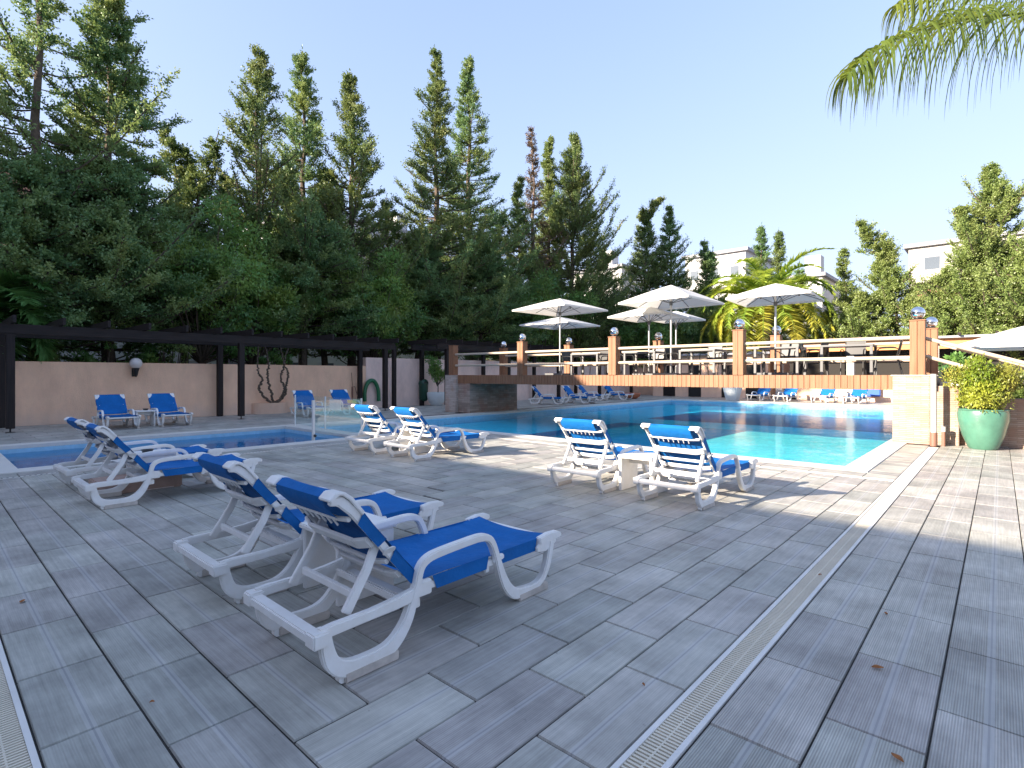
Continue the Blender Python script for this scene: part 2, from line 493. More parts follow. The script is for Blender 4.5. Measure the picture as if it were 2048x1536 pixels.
def streaks(m, k=0.86):
    nt = m.node_tree; b = nt.nodes["Principled BSDF"]
    lk = b.inputs["Base Color"].links[0]; src = lk.from_socket
    tc = node(nt, "ShaderNodeTexCoord"); mp = node(nt, "ShaderNodeMapping"); mp.inputs["Scale"].default_value = (1.1, 1.1, 0.45)
    nt.links.new(tc.outputs["Object"], mp.inputs[0])
    n = node(nt, "ShaderNodeTexNoise"); n.inputs["Scale"].default_value = 1.6; n.inputs["Detail"].default_value = 6; n.inputs["Roughness"].default_value = .7
    nt.links.new(mp.outputs[0], n.inputs["Vector"])
    r_ = node(nt, "ShaderNodeMapRange"); r_.inputs[1].default_value = .35; r_.inputs[2].default_value = .7; r_.inputs[3].default_value = 1.06; r_.inputs[4].default_value = k
    nt.links.new(n.outputs[0], r_.inputs[0])
    sp = node(nt, "ShaderNodeSeparateXYZ"); nt.links.new(tc.outputs["Object"], sp.inputs[0])
    n3 = node(nt, "ShaderNodeTexNoise"); n3.inputs["Scale"].default_value = 3; nt.links.new(tc.outputs["Object"], n3.inputs["Vector"])
    foot = node(nt, "ShaderNodeMapRange"); foot.inputs[1].default_value = 0.0; foot.inputs[2].default_value = 0.5; foot.inputs[3].default_value = 1.0; foot.inputs[4].default_value = 0.0
    nt.links.new(math_(nt, 'ADD', sp.outputs[2], math_(nt, 'MULTIPLY', math_(nt, 'SUBTRACT', n3.outputs[0], .5), .6)), foot.inputs[0])
    c = mix_(nt, 1.0, src, r_.outputs[0], 'MULTIPLY')
    c = mix_(nt, math_(nt, 'MULTIPLY', foot.outputs[0], .35), c, (.55, .48, .44))
    nt.links.new(c, b.inputs["Base Color"])
streaks(MT['stucco'])
MT['stucco_pale'] = M('pale_stucco', (0.86, 0.64, 0.55), 0.9, var=0.06, vscale=1.2, bump=0.5, bscale=30)
streaks(MT['stucco_pale'], .8)
MT['darkwood'] = wood_mat('dark_stained_timber', (0.012, 0.010, 0.010), (0.03, 0.022, 0.02), 0.65, 1)
MT['darkwood_z'] = wood_mat('dark_stained_post', (0.012, 0.010, 0.010), (0.03, 0.021, 0.019), 0.65, 2)
MT['orangewood'] = wood_mat('oiled_plank', (0.215, 0.10, 0.053), (0.30, 0.155, 0.088), 0.6, 2)
MT['creamrail'] = M('cream_rail', (0.48, 0.385, 0.29), 0.5, var=0.06, vscale=3)
MT['stone'] = ledgestone_mat('pale_ledgestone', (0.36, 0.245, 0.185), (0.45, 0.345, 0.285), (0.39, 0.195, 0.135))
MT['stone_dark'] = ledgestone_mat('mixed_ledgestone', (0.26, 0.20, 0.16), (0.42, 0.33, 0.27), (0.30, 0.16, 0.12), 3.2, 13)
MT['canopy'] = M('white_canvas', (0.80, 0.79, 0.76), 0.85, var=0.03, bump=0.1, bscale=6)
def canvas_mat():
    m = bpy.data.materials.new('translucent_canvas'); m.use_nodes = True
    nt = m.node_tree
    for n in list(nt.nodes): nt.nodes.remove(n)
    out = node(nt, "ShaderNodeOutputMaterial"); d = node(nt, "ShaderNodeBsdfDiffuse"); t = node(nt, "ShaderNodeBsdfTranslucent")
    tc = node(nt, "ShaderNodeTexCoord"); n = node(nt, "ShaderNodeTexNoise"); n.inputs["Scale"].default_value = 3.0; n.inputs["Detail"].default_value = 5
    nt.links.new(tc.outputs["Object"], n.inputs["Vector"])
    c = mix_(nt, n.outputs[0], (0.72, 0.71, 0.68), (0.84, 0.83, 0.80))
    nt.links.new(c, d.inputs[0]); t.inputs[0].default_value = (0.80, 0.78, 0.72, 1)
    mx = node(nt, "ShaderNodeMixShader"); mx.inputs[0].default_value = 0.30
    nt.links.new(d.outputs[0], mx.inputs[1]); nt.links.new(t.outputs[0], mx.inputs[2]); nt.links.new(mx.outputs[0], out.inputs[0])
    return m
MT['canopy'] = canvas_mat()
MT['alu'] = M('brushed_aluminium', (0.55, 0.55, 0.54), 0.35, metal=0.6)
MT['greymetal'] = M('grey_painted_metal', (0.13, 0.133, 0.137), 0.45)
MT['black'] = M('black_metal', (0.015, 0.015, 0.016), 0.45)
MT['blackplastic'] = M('black_plastic', (0.02, 0.02, 0.022), 0.35)
MT['mirror'] = M('mirrored_glass', (0.80, 0.80, 0.82), 0.06, metal=1.0)
MT['opal'] = M('opal_glass', (0.72, 0.66, 0.62), 0.25)
MT['glass'] = glass_mat()
MT['greenpot'] = M('jade_glaze', (0.07, 0.19, 0.135), 0.38, var=0.16, vscale=4, coat=0.4)
MT['olivepot'] = M('olive_glaze', (0.045, 0.07, 0.05), 0.35, var=0.2, coat=0.3)
MT['whitepot'] = M('matt_white_pot', (0.62, 0.66, 0.66), 0.6, var=0.04)
MT['terracotta'] = M('terracotta', (0.42, 0.14, 0.07), 0.8, var=0.12)
MT['soil'] = M('soil', (0.05, 0.035, 0.025), 0.95)
MT['greenplastic'] = M('green_plastic', (0.008, 0.05, 0.03), 0.4)
MT['hose'] = M('green_hose', (0.01, 0.13, 0.05), 0.35)
MT['pvc'] = M('white_pipe', (0.45, 0.42, 0.42), 0.4, var=0.05)
MT['brownpipe'] = M('brown_pipe', (0.22, 0.11, 0.08), 0.5)
MT['housewhite'] = M('white_render', (0.54, 0.535, 0.53), 0.85, var=0.04, vscale=0.5)
MT['cream'] = M('cream_render', (0.50, 0.47, 0.43), 0.85, var=0.03, vscale=0.5)
MT['pink'] = M('rose_render', (0.55, 0.27, 0.20), 0.85, var=0.06, vscale=0.5)
MT['window'] = M('window_glass', (0.10, 0.12, 0.14), 0.12, spec=0.8)
MT['roofgrey'] = M('grey_roof', (0.30, 0.30, 0.32), 0.8, var=0.1)
MT['orange'] = M('orange_render', (0.62, 0.26, 0.10), 0.8, var=0.08)
MT['blueitem'] = M('blue_plastic', (0.02, 0.10, 0.45), 0.5)
MT['bark'] = M('bark', (0.10, 0.075, 0.055), 0.95, var=0.35, vscale=9, bump=0.8, bscale=18)
MT['barkpale'] = M('pale_bark', (0.20, 0.15, 0.12), 0.95, var=0.3, vscale=9, bump=0.8, bscale=18)
MT['earth'] = M('garden_earth', (0.10, 0.085, 0.05), 0.95, col2=(0.055, 0.075, 0.03), vscale=1.5, bump=0.6)
MT['deadleaf'] = M('dry_leaf', (0.30, 0.11, 0.03), 0.8, var=0.3, vscale=60)
MT['f_dark'] = foliage_mat('needle_dark', (0.055, 0.14, 0.055), (0.16, 0.29, 0.11), (0.32, 0.36, 0.10))
MT['f_mid'] = foliage_mat('needle_mid', (0.055, 0.12, 0.045), (0.18, 0.26, 0.075), (0.25, 0.27, 0.08))
MT['f_yel'] = foliage_mat('needle_yellow', (0.10, 0.165, 0.045), (0.25, 0.33, 0.09), (0.27, 0.31, 0.10))
MT['f_leaf'] = foliage_mat('leaf_green', (0.06, 0.17, 0.05), (0.17, 0.36, 0.09), (0.34, 0.42, 0.08), 0.45)
MT['f_brown'] = foliage_mat('needle_brown', (0.12, 0.075, 0.045), (0.20, 0.13, 0.08), (0.10, 0.08, 0.05))
MT['f_palm'] = foliage_mat('palm_leaf', (0.16, 0.32, 0.05), (0.44, 0.56, 0.09), (0.50, 0.52, 0.07), 0.45)
MT['f_palmy'] = foliage_mat('palm_leaf_yellow', (0.26, 0.36, 0.05), (0.62, 0.60, 0.10), (0.56, 0.46, 0.07), 0.4)
MT['f_frond'] = foliage_mat('frond_leaf', (0.04, 0.10, 0.035), (0.15, 0.22, 0.035), (0.26, 0.29, 0.03), 0.5)
MT['f_potplant'] = foliage_mat('pot_plant_leaf', (0.15, 0.24, 0.02), (0.42, 0.46, 0.05), (0.30, 0.20, 0.09), 0.4)
MT['f_potgreen'] = foliage_mat('fresh_palm_leaf', (0.10, 0.26, 0.08), (0.20, 0.42, 0.14), (0.24, 0.40, 0.10), 0.4)
MT['mosaic_main'] = mosaic_mat('turquoise_mosaic', (0.20, 0.92, 0.96), navy=[(-10.4, -5.9, 10.6, 17.6, 0.0), (-10.6, -1.0, 19.8, 25.6, 0.0)], deep=(-5.9, 17.4, (0.05, 0.70, 0.98)))  # far navy region paints the bridge's shadow into the floor colour
MT['mosaic_wall'] = mosaic_mat('blue_mosaic', (0.03, 0.22, 0.42))
MT['mosaic_small'] = mosaic_mat('sky_blue_mosaic', (0.13, 0.42, 0.66))
MT['mosaic_pale'] = mosaic_mat('pale_aqua_mosaic', (0.45, 0.80, 0.85))
MT['waterline'] = M('waterline_tile', (0.30, 0.55, 0.72), 0.3, var=0.1, vscale=8)
MT['water'] = water_mat('pool_water', (0.80, 0.98, 1.0), 0.14, 2.4)
MT['water2'] = water_mat('still_pool_water', (0.70, 0.90, 0.97), 0.22, 1.8, (0.03, 0.24, 0.50), 0.3, 0.6)

MT['water3'] = water_mat('clear_shallow_water', (0.85, 0.97, 1.0), 0.2, 2.0, (0.2, 0.6, 0.7), 0.25, 0.25)
# ------------------------------------------------------------------ ground, paving, pools
POOLS = [(-14.95, -11.2, 1.07, 7.0), (-14.6, -11.25, 7.42, 9.3), (-14.5, -1.82, 9.88, 30.2)]
def holed_sheet(name, x0, x1, y0, y1, z, holes, mat, kind='structure'):
    xs = sorted({x0, x1, *[h[i] for h in holes for i in (0, 1)]}); ys = sorted({y0, y1, *[h[i] for h in holes for i in (2, 3)]})
    mb = MB()
    for i in range(len(xs) - 1):
        for j in range(len(ys) - 1):
            cx, cy = (xs[i] + xs[i + 1]) / 2, (ys[j] + ys[j + 1]) / 2
            if any(h[0] < cx < h[1] and h[2] < cy < h[3] for h in holes): continue
            mb.add([(xs[i], ys[j], z), (xs[i + 1], ys[j], z), (xs[i + 1], ys[j + 1], z), (xs[i], ys[j + 1], z)], [(0, 1, 2, 3)])
    o = mb.build(name, mat); o["kind"] = kind
    return o
DR1 = (-1.066, -0.905, 0.0, 13.75)   # long drain channel running to the stone pillar
DR2 = (-40.0, -1.07, 0.145, 0.315)
PG = [(p[0] + 0.001, p[1] - 0.001, p[2] + 0.001, p[3] - 0.001) for p in POOLS]
holed_sheet('ground', -600, 600, -600, 900, -0.045, PG, MT['earth'])
holed_sheet('paving_bed', -20.6, 9.0, -9.9, 36.4, -0.010, PG + [(-1.045, -0.926, 0.0, 13.7), (-20.5, -1.1, 0.165, 0.295)], MT['joint'])

rng = random.Random(7)
class Tiles:
    def __init__(s): s.v = []; s.f = []; s.uv = []; s.c = []
    def tile(s, x0, x1, y0, y1, along='x', rib=0.3, g=0.0045, full=None):
        x0 += g; x1 -= g; y0 += g; y1 -= g
        if x1 - x0 < 0.03 or y1 - y0 < 0.03: return
        b = 0.0035
        z = rng.uniform(-0.0012, 0.0012)
        n = len(s.v)
        tz = [rng.uniform(-0.0008, 0.0008) for _ in range(4)]
        s.v += [(x0, y0, z - 0.009), (x1, y0, z - 0.009), (x1, y1, z - 0.009), (x0, y1, z - 0.009),
                (x0 + b, y0 + b, z + tz[0]), (x1 - b, y0 + b, z + tz[1]), (x1 - b, y1 - b, z + tz[2]), (x0 + b, y1 - b, z + tz[3])]
        fs = [(4, 5, 6, 7), (0, 1, 5, 4), (1, 2, 6, 5), (2, 3, 7, 6), (3, 0, 4, 7)]
        c = (rng.random(), rng.random() ** 1.5, min(1, max(0, rib + rng.uniform(-.2, .2))), 1)
        ou = rng.uniform(0, 40)
        cx, cy = (full[0] + full[1]) / 2 if full else (x0 + x1) / 2, (full[2] + full[3]) / 2 if full else (y0 + y1) / 2
        for f in fs:
            s.f.append(tuple(n + i for i in f))
            for i in f:
                p = s.v[n + i]
                s.uv.append((p[0] + ou, p[1] - cy) if along == 'x' else (p[1] + ou, p[0] - cx))
                s.c.append(c)
    def build(s, name):
        me = bpy.data.meshes.new(name); me.from_pydata(s.v, [], s.f); me.update()
        u = me.uv_layers.new(name="UVMap"); u.data.foreach_set("uv", np.array(s.uv, dtype=np.float32).ravel())
        ca = me.color_attributes.new("tint", 'FLOAT_COLOR', 'CORNER'); ca.data.foreach_set("color", np.array(s.c, dtype=np.float32).ravel())
        o = link(name, me, MT['tile']); o["kind"] = 'structure'
        return o
W = 0.342
T = Tiles()
# rows laid along x, meeting the rows laid along y on a stepped mitre
for k in range(0, 29):
    y0 = 0.321 + W * k; y1 = y0 + W
    if y0 > 8.9: break
    xe = -2.07 + W * (2 - k)
    if xe < -10.25: break
    off = -2.76 if k % 2 == 0 else -2.415
    n = int((xe - off) / 0.686) + 2
    x = off + 0.686 * n
    while x > -10.3:
        a, b2 = max(x - 0.686, -10.28), min(x, xe)
        if b2 - a > 0.04: T.tile(a, b2, y0, min(y1, 8.92), 'x', 0.05, full=(x - .686, x, y0, y1))
        x -= 0.686
for j in range(0, 28):
    x1 = -1.075 - W * j + (0.0 if j else 0); x0 = x1 - W
    x1r = -1.046 - W * j; x0r = x1r - W
    ys = 0.321 + W * j
    if x0r < -10.35: break
    off = 1.68 if j % 2 == 0 else 1.34
    y = off - 0.695 * 12
    while y < 8.92:
        a, b2 = max(y, ys), min(y + 0.695, 8.92)
        if b2 - a > 0.04: T.tile(x0r, min(x1r, -1.072), a, b2, 'y', 0.25, full=(x0r, x1r, y, y + .695))
        y += 0.695
# behind the near drain
for j in range(0, 60):
    x1 = -1.075 - 0.69 * j
    for k in range(0, 14):
        y1 = 0.14 - W * k
        o2 = 0.345 * (k % 2)
        T.tile(x1 - 0.69 - o2, x1 - o2 if (j or not o2) else x1, y1 - W, y1, 'x', 0.1)
    if x1 < -12: break
# right hand deck
for j in range(-1, 28):
    x0 = -0.90 + 0.347 * j; x1 = x0 + 0.347
    if j < 0: continue
    off = [2.94, 2.59, 2.98][j % 3] - 0.72 * 10
    y = off
    while y < 15.6:
        T.tile(x0, x1, max(y, -4), min(y + 0.72, 15.6), 'y', 0.9, g=.0032) if y + .72 > -4 else None
        y += 0.72
# strip between pool coping and the long drain, strips next to the copings
y = 9.06
while y < 13.7:
    T.tile(-1.46, -1.075, y, y + 0.35, 'x', 0.1); y += 0.35
x = -1.46
while x > -10.4:
    T.tile(max(x - 0.69, -10.4), x, 9.06, 9.5, 'x', 0.05); x -= 0.69
y = 0.32
while y < 9.3:
    T.tile(-10.8, -10.4, y, min(y + .69, 9.5), 'y', 0.05); y += 0.69
T.build('pool_deck')
T2 = Tiles()
k = 0
x = -15.32
while x > -20.55:                                     # deck in front of the salmon wall
    y = -4 - 0.34 * (k % 2)
    while y < 30.5:
        if not (x > -16.2 and 13.9 < y < 17): T2.tile(x - 0.35, x, y, y + 0.69, 'y', 0.05)
        y += 0.69
    x -= 0.35; k += 1
x = -20.5
while x < 8.5:                                        # far side of the big pool
    y = 30.62 + (0.0)
    while y < 36:
        T2.tile(x, x + 0.69, y, y + 0.35, 'x', 0.05); y += 0.35
    x += 0.69
y = 14.3
while y < 30.6:
    x = -1.4
    while x < 8.5:
        T2.tile(x, x + 0.69, y, y + 0.35, 'x', 0.05); x += 0.69
    y += 0.35
x = -15.3
while x < -10.9:
    T2.tile(x, x + 0.69, 0.32, 0.66, 'x', 0.05); x += 0.69
T2.build('far_deck')

# copings (white stone borders)
def coping(name, rects):
    mb = MB()
    for r in rects: mb.box(*r, -0.06, 0.012)
    o = mb.build(name, MT['coping'], bevel=0.006); o["kind"] = 'structure'
coping('paddling_pool_coping', [(-15.32, -14.95, 0.67, 7.418), (-11.2, -10.805, 0.67, 9.5), (-14.947, -11.203, 0.67, 1.07), (-14.947, -11.203, 7.0, 7.418)])
coping('shallow_pool_coping', [(-15.32, -14.6, 7.421, 9.877), (-14.597, -11.203, 9.3, 9.5)])
coping('main_pool_coping', [(-14.597, -11.203, 9.503, 9.877), (-11.2, -1.46, 9.503, 9.877), (-1.82, -1.46, 9.88, 30.6), (-14.9, -14.5, 9.88, 30.6), (-14.497, -1.823, 30.2, 30.6)])

def pool(name, r, depth, mf, mw, water, wl, bed='pool_basin'):
    x0, x1, y0, y1 = r
    mb = MB()
    mb.add([(x0, y0, -depth), (x1, y0, -depth), (x1, y1, -depth), (x0, y1, -depth)], [(0, 1, 2, 3)])
    o = mb.build(name + '_floor', mf); o["kind"] = 'structure'
    mb = MB()
    zt = -0.061
    mb.add([(x0, y0, -depth), (x1, y0, -depth), (x1, y1, -depth), (x0, y1, -depth), (x0, y0, -0.3), (x1, y0, -0.3), (x1, y1, -0.3), (x0, y1, -0.3)],
           [(0, 1, 5, 4), (1, 2, 6, 5), (2, 3, 7, 6), (3, 0, 4, 7)])
    o = mb.build(name + '_walls', mw); o["kind"] = 'structure'
    mb = MB()
    mb.add([(x0, y0, -0.3), (x1, y0, -0.3), (x1, y1, -0.3), (x0, y1, -0.3), (x0, y0, zt), (x1, y0, zt), (x1, y1, zt), (x0, y1, zt)],
           [(0, 1, 5, 4), (1, 2, 6, 5), (2, 3, 7, 6), (3, 0, 4, 7)])
    o = mb.build(name + '_waterline', MT['waterline']); o["kind"] = 'structure'
    mb = MB()
    mb.add([(x0, y0, wl), (x1, y0, wl), (x1, y1, wl), (x0, y1, wl)], [(0, 1, 2, 3)])
    o = mb.build(name + '_water', water); o["kind"] = 'structure'
pool('paddling_pool', POOLS[0], 0.75, MT['mosaic_small'], MT['mosaic_small'], MT['water2'], -0.15)
pool('shallow_pool', POOLS[1], 0.32, MT['mosaic_pale'], MT['mosaic_pale'], MT['water3'], -0.13)
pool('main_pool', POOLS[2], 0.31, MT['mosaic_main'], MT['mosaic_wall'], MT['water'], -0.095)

# drains
def drain(name, label, along, a0, a1, c0, c1, z=0.0):
    root = empty(name, (0, 0, 0), 0, label, 'drain', 'slotted drains let into the paving')
    fr = MB(); gr = MB(); tr = MB()
    fw = 0.022
    def bx(m, s0, s1, t0, t1, z0, z1):
        if along == 'y': m.box(t0, t1, s0, s1, z0, z1)
        else: m.box(s0, s1, t0, t1, z0, z1)
    bx(fr, a0, a1, c0, c0 + fw, -0.05, 0.004); bx(fr, a0, a1, c1 - fw, c1, -0.05, 0.004)
    bx(tr, a0, a1, c0 + fw, c1 - fw, -0.12, -0.05)
    mid = (c0 + c1) / 2
    bx(gr, a0, a1, mid - 0.0035, mid + 0.0035, -0.018, -0.001)
    s = a0
    while s < a1:
        e = 0.0105
        p = 0.0205
        bx(gr, s, s + e, c0 + fw + 0.001, c1 - fw - 0.001, -0.017, 0.0)
        s += p
    fr.build('frame', MT['grateframe'], root); gr.build('slats', MT['grate'], root); tr.build('channel', MT['dark'], root)
drain('floor_drain', 'long cream slotted drain running from the near paving to the stone pillar', 'y', 0.32, 13.7, -1.066, -0.905)
drain('floor_drain', 'slotted drain at the near corner of the paving, set crosswise to the long one', 'x', -6.5, -1.075, 0.145, 0.315)
# narrow overflow slots next to the copings
def slot(label, along, a0, a1, c):
    mb = MB(); s = a0
    while s < a1:
        if along == 'y': mb.box(c - 0.02, c + 0.02, s, s + 0.035, -0.006, 0.006)
        else: mb.box(s, s + 0.035, c - 0.02, c + 0.02, -0.006, 0.006)
        s += 0.06
    if along == 'y': mb.box(c - 0.016, c + 0.016, a0, a1, -0.0085, -0.003)
    else: mb.box(a0, a1, c - 0.016, c + 0.016, -0.0085, -0.003)
    o = mb.build('overflow_grate', MT['grateframe'])
    tag(o, label, 'overflow grate', 'narrow overflow grates beside the pools')
slot('narrow white overflow grate alongside the small paddling pool', 'y', 0.35, 8.9, -10.34)
slot('narrow white overflow grate along the near edge of the big pool', 'x', -10.3, -1.1, 8.99)

# ------------------------------------------------------------------ sun loungers
def make_lounger():
    root = empty('sun_lounger')
    for sx in (-1, 1):
        f = MB()
        xo = 0.368 * sx
        def rib(p, w, t, off=0.0):
            a, b = xo - sx * off, xo - sx * (off + t)
            f.ribbon(p, w, min(a, b), max(a, b))
        loop = smoothpath([(.06, .275), (.07, .19), (.10, .11), (.17, .062), (.27, .05), (.38, .058), (.46, .10), (.525, .18), (.56, .27)], 3)
        rib(loop, [.05 + .035 * math.sin(math.pi * i / (len(loop) - 1)) for i in range(len(loop))], .044)
        rib([(.03, .268), (.10, .272), (.30, .275), (.45, .282), (.575, .295)], [.05, .055, .05, .06, .07], .040, .001)
        arm = smoothpath([(.50, .15), (.555, .25), (.585, .34), (.61, .42), (.66, .458), (.75, .472), (.95, .482), (1.06, .482), (1.125, .462), (1.165, .41), (1.20, .32), (1.24, .21),
                          (1.29, .12), (1.36, .062), (1.45, .048), (1.56, .05), (1.64, .085), (1.69, .16), (1.715, .24), (1.735, .315)], 3)
        w = [.044 + .026 * max(0, math.sin(math.pi * (i - 30) / 16)) if 30 < i < 46 else .044 for i in range(len(arm))]
        for i in range(6): w[i] = .05
        for i in range(len(arm) - 8, len(arm)): w[i] = .05
        rib(arm, w, .048, -.002)
        rib([(1.17, .325), (1.26, .325)], [.05, .03], .030, .006)
        f.box(min(xo - sx * .002, xo - sx * .05), max(xo - sx * .002, xo - sx * .05), .57, .68, .27, .35)
        # foot end horn and lip
        rib([(1.60, .335), (1.70, .345), (1.79, .345), (1.835, .335)], [.05, .06, .05, .03], .046, -.004)
        f.build('side_frame', MT['plastic'], root, bevel=0.007, seg=2)
        for a, b in ((.155, .46), (1.39, 1.685)):
            fo = MB(); fo.box(min(xo + sx * .004, xo - sx * .055), max(xo + sx * .004, xo - sx * .055), a, b, 0.0, .05)
            fo.build('foot_pad', MT['plastic_old'], root, bevel=0.006)
        wh = MB()
        c = (xo - sx * .03, .15, .022)
        wh.tube([(c[0] - .018, c[1], c[2]), (c[0] + .018, c[1], c[2])], .021, 12)
        wh.build('wheel', MT['plastic'], root, smooth=True)
    b = MB()
    b.box(-.375, .375, -.005, .062, .222, .272); b.box(-.385, -.30, -.012, .07, .215, .285); b.box(.30, .385, -.012, .07, .215, .285)
    b.build('rear_rail', MT['plastic'], root, bevel=0.008)
    b = MB()
    b.box(-.328, .328, .565, .63, .20, .255); b.box(-.33, .33, .50, .52, .245, .285)
    for i in range(13): b.box(-.27 + i * .043, -.255 + i * .043, .535, .566, .22, .25)
    b.build('cross_rail', MT['plastic'], root, bevel=0.006)
    b = MB()
    b.box(-.328, .328, 1.70, 1.76, .30, .335)
    b.build('front_rail', MT['plastic'], root, bevel=0.006)
    b = MB(); b.box(-.33, .33, 1.12, 1.16, .245, .285); b.build('middle_rail', MT['plastic'], root, bevel=0.006)
    for sx in (-1, 1):
        b = MB()
        b.ribbon([(.60, .302), (1.1, .303), (1.55, .296), (1.77, .318)], [.042, .042, .042, .042], sx * .325 - .012, sx * .325 + .012)
        b.ribbon([(1.575, .285), (1.66, .305), (1.78, .325)], [.03, .10, .06], sx * .354 - .010, sx * .354 + .010)
        b.build('seat_rail', MT['plastic'], root, bevel=0.005)
    # backrest: slopes from the hinge up to the head end
    hy, hz = .63, .355
    ty, tz = .165, .905
    L = math.hypot(hy - ty, tz - hz)
    dy, dz = (ty - hy) / L, (tz - hz) / L
    ny, nz = -dz * -1, dy * -1          # outward normal of the lying side (+y, +z)
    def B(s, off=0.0): return (hy + dy * s + ny * off, hz + dz * s + nz * off)
    for sx in (-1, 1):
        b = MB()
        x0 = .303 * sx
        rail = [B(.0, -.03), B(.25, -.035), B(.42, -.03), B(L - .12, -.03), B(L - .03, -.045), B(L + .005, -.085)]
        b.ribbon(rail, [.04, .04, .045, .05, .05, .035], min(x0, x0 + sx * .028), max(x0, x0 + sx * .028))
        b.build('backrest_rail', MT['plastic'], root, bevel=0.006)
    def slat(s, drop, wd):
        m_ = MB()
        pts = [(-.31, 0), (-.22, -drop), (.22, -drop), (.31, 0)]
        for i in range(3):
            (xa, oa), (xb, ob) = pts[i], pts[i + 1]
            pa, pb = B(s, -.055 + oa), B(s, -.055 + ob)
            qa, qb = B(s + wd, -.055 + oa), B(s + wd, -.055 + ob)
            ra, rb = B(s, -.075 + oa), B(s, -.075 + ob)
            sa, sb = B(s + wd, -.075 + oa), B(s + wd, -.075 + ob)
            m_.add([(xa, *pa), (xb, *pb), (xb, *qb), (xa, *qa), (xa, *ra), (xb, *rb), (xb, *sb), (xa, *sa)],
                   [(0, 1, 2, 3), (7, 6, 5, 4), (0, 4, 5, 1), (3, 2, 6, 7), (0, 3, 7, 4), (1, 5, 6, 2)])
        m_.build('backrest_slat', MT['plastic'], root, bevel=0.004)
    slat(.10, .02, .05); slat(.22, .02, .03); slat(.36, .03, .07); slat(L - .16, .012, .025)
    # corner caps of the head end
    for sx in (-1, 1):
        c = MB()
        P = []
        for s_, o_ in ((L - .17, .006), (L - .06, .008), (L - .01, -.004), (L + .022, -.04), (L + .020, -.085)):
            y_, z_ = B(s_, o_)
            P.append((y_, z_))
        V = []
        for i, (y_, z_) in enumerate(P):
            inner = .30 if i == 0 else .235
            for x_ in (sx * inner, sx * .345):
                V.append((x_, y_, z_))
        for i, (y_, z_) in enumerate(P):
            iy, iz = (-ny * .02, -nz * .02) if i < 3 else (dy * -.02 - ny * 0, dz * -.02)
            inner = .30 if i == 0 else .235
            for x_ in (sx * inner, sx * .345):
                V.append((x_, y_ + iy, z_ + iz))
        F = []
        for i in range(4):
            a = 2 * i
            F += [(a, a + 1, a + 3, a + 2), (10 + a, 12 + a, 13 + a, 11 + a), (a, a + 2, 12 + a, 10 + a), (a + 1, 11 + a, 13 + a, a + 3)]
        F += [(0, 10, 11, 1), (8, 9, 19, 18)]
        c.add(V, F)
        c.build('corner_cap', MT['plastic'], root, bevel=0.004)
    # blue sling of the backrest
    def sling(rows, nx, wfun, name, wrap, notch=None):
        V = []; F = []
        cols = []
        for i, (y_, z_, sag, hw) in enumerate(rows):
            xs = [-1 + 2 * j / nx for j in range(nx + 1)]
            pts = [(q * hw, y_, z_ - sag * (1 - q * q)) for q in xs]
            pts = [(-hw - .004, y_, z_ - wrap)] + pts + [(hw + .004, y_, z_ - wrap)]
            cols.append(pts)
        m_ = len(cols[0])
        for r_ in cols: V += r_
        for i in range(len(cols) - 1):
            for j in range(m_ - 1):
                F.append((i * m_ + j, i * m_ + j + 1, (i + 1) * m_ + j + 1, (i + 1) * m_ + j))
        me = MB(); me.add(V, F)
        o = me.build(name, MT['bluesling'], root, smooth=True, auto=50)
        return o
    rows = []
    for s_, o_ in [(.02, .002), (.12, .0), (.25, -.004), (.38, -.004), (.5, -.002), (L - .10, .004), (L - .05, .006), (L - .012, -.004), (L + .012, -.03), (L + .012, -.075), (L - .03, -.095), (L - .13, -.085)]:
        y_, z_ = B(s_, o_)
        hw = .335 if s_ < L - .08 and o_ > -.08 else .29
        if o_ <= -.02: hw = .245
        rows.append((y_, z_, .010 if o_ > -.02 else 0, hw))
    so = sling(rows, 8, None, 'backrest_sling', .0)
    # side wraps of the backrest sling
    for sx in (-1, 1):
        for (s0, s1) in ((.03, .265), (.345, L - .165)):
            wmb = MB()
            pts = [B(s0, .0), B((s0 + s1) / 2, -.003), B(s1, .003)]
            low = [B(s0 + .01, -.06), B((s0 + s1) / 2, -.06), B(s1 - .02, -.06)]
            V = []
            for a, c in zip(pts, low): V += [(sx * .3365, *a), (sx * .338, *c)]
            wmb.add(V, [(0, 1, 3, 2), (2, 3, 5, 4)])
            wmb.build('backrest_sling_edge', MT['bluesling'], root)
    # lacing points on the underside of the head fold
    lc = MB()
    for i in range(7):
        y_, z_ = B(L - .15, -.085)
        lc.tube([(-.18 + .06 * i, y_, z_), (-.18 + .06 * i, y_ + dy * -.045, z_ + dz * -.045 - .004)], .006, 6)
    y_, z_ = B(L - .145, -.086); lc.box(-.2, .2, y_ - .004, y_ + .004, z_ - .003, z_ + .004)
    lc.build('lacing', MT['plastic'], root)
    rows = []
    for i in range(13):
        y_ = .64 + (1.715 - .64) * i / 12
        z_ = .352 + .006 * math.sin(i * .9) - (.016 * math.sin(math.pi * min(1, max(0, (i - 6) / 6))) if i > 6 else 0) + (.018 if i > 10 else 0)
        rows.append((y_, z_, .016 + .012 * math.sin(math.pi * i / 12) + (.012 if i > 9 else 0), .338))
    sling(rows, 10, None, 'seat_sling', .0)
    for sx in (-1, 1):
        for y0_, y1_ in ((.70, 1.14), (1.22, 1.60)):
            wmb = MB()
            wmb.add([(sx * .3405, y0_, .353), (sx * .3405, y1_, .353), (sx * .3425, y1_ - .02, .275), (sx * .3425, y0_ + .03, .275)], [(0, 1, 2, 3)])
            wmb.build('seat_sling_edge', MT['bluesling'], root)
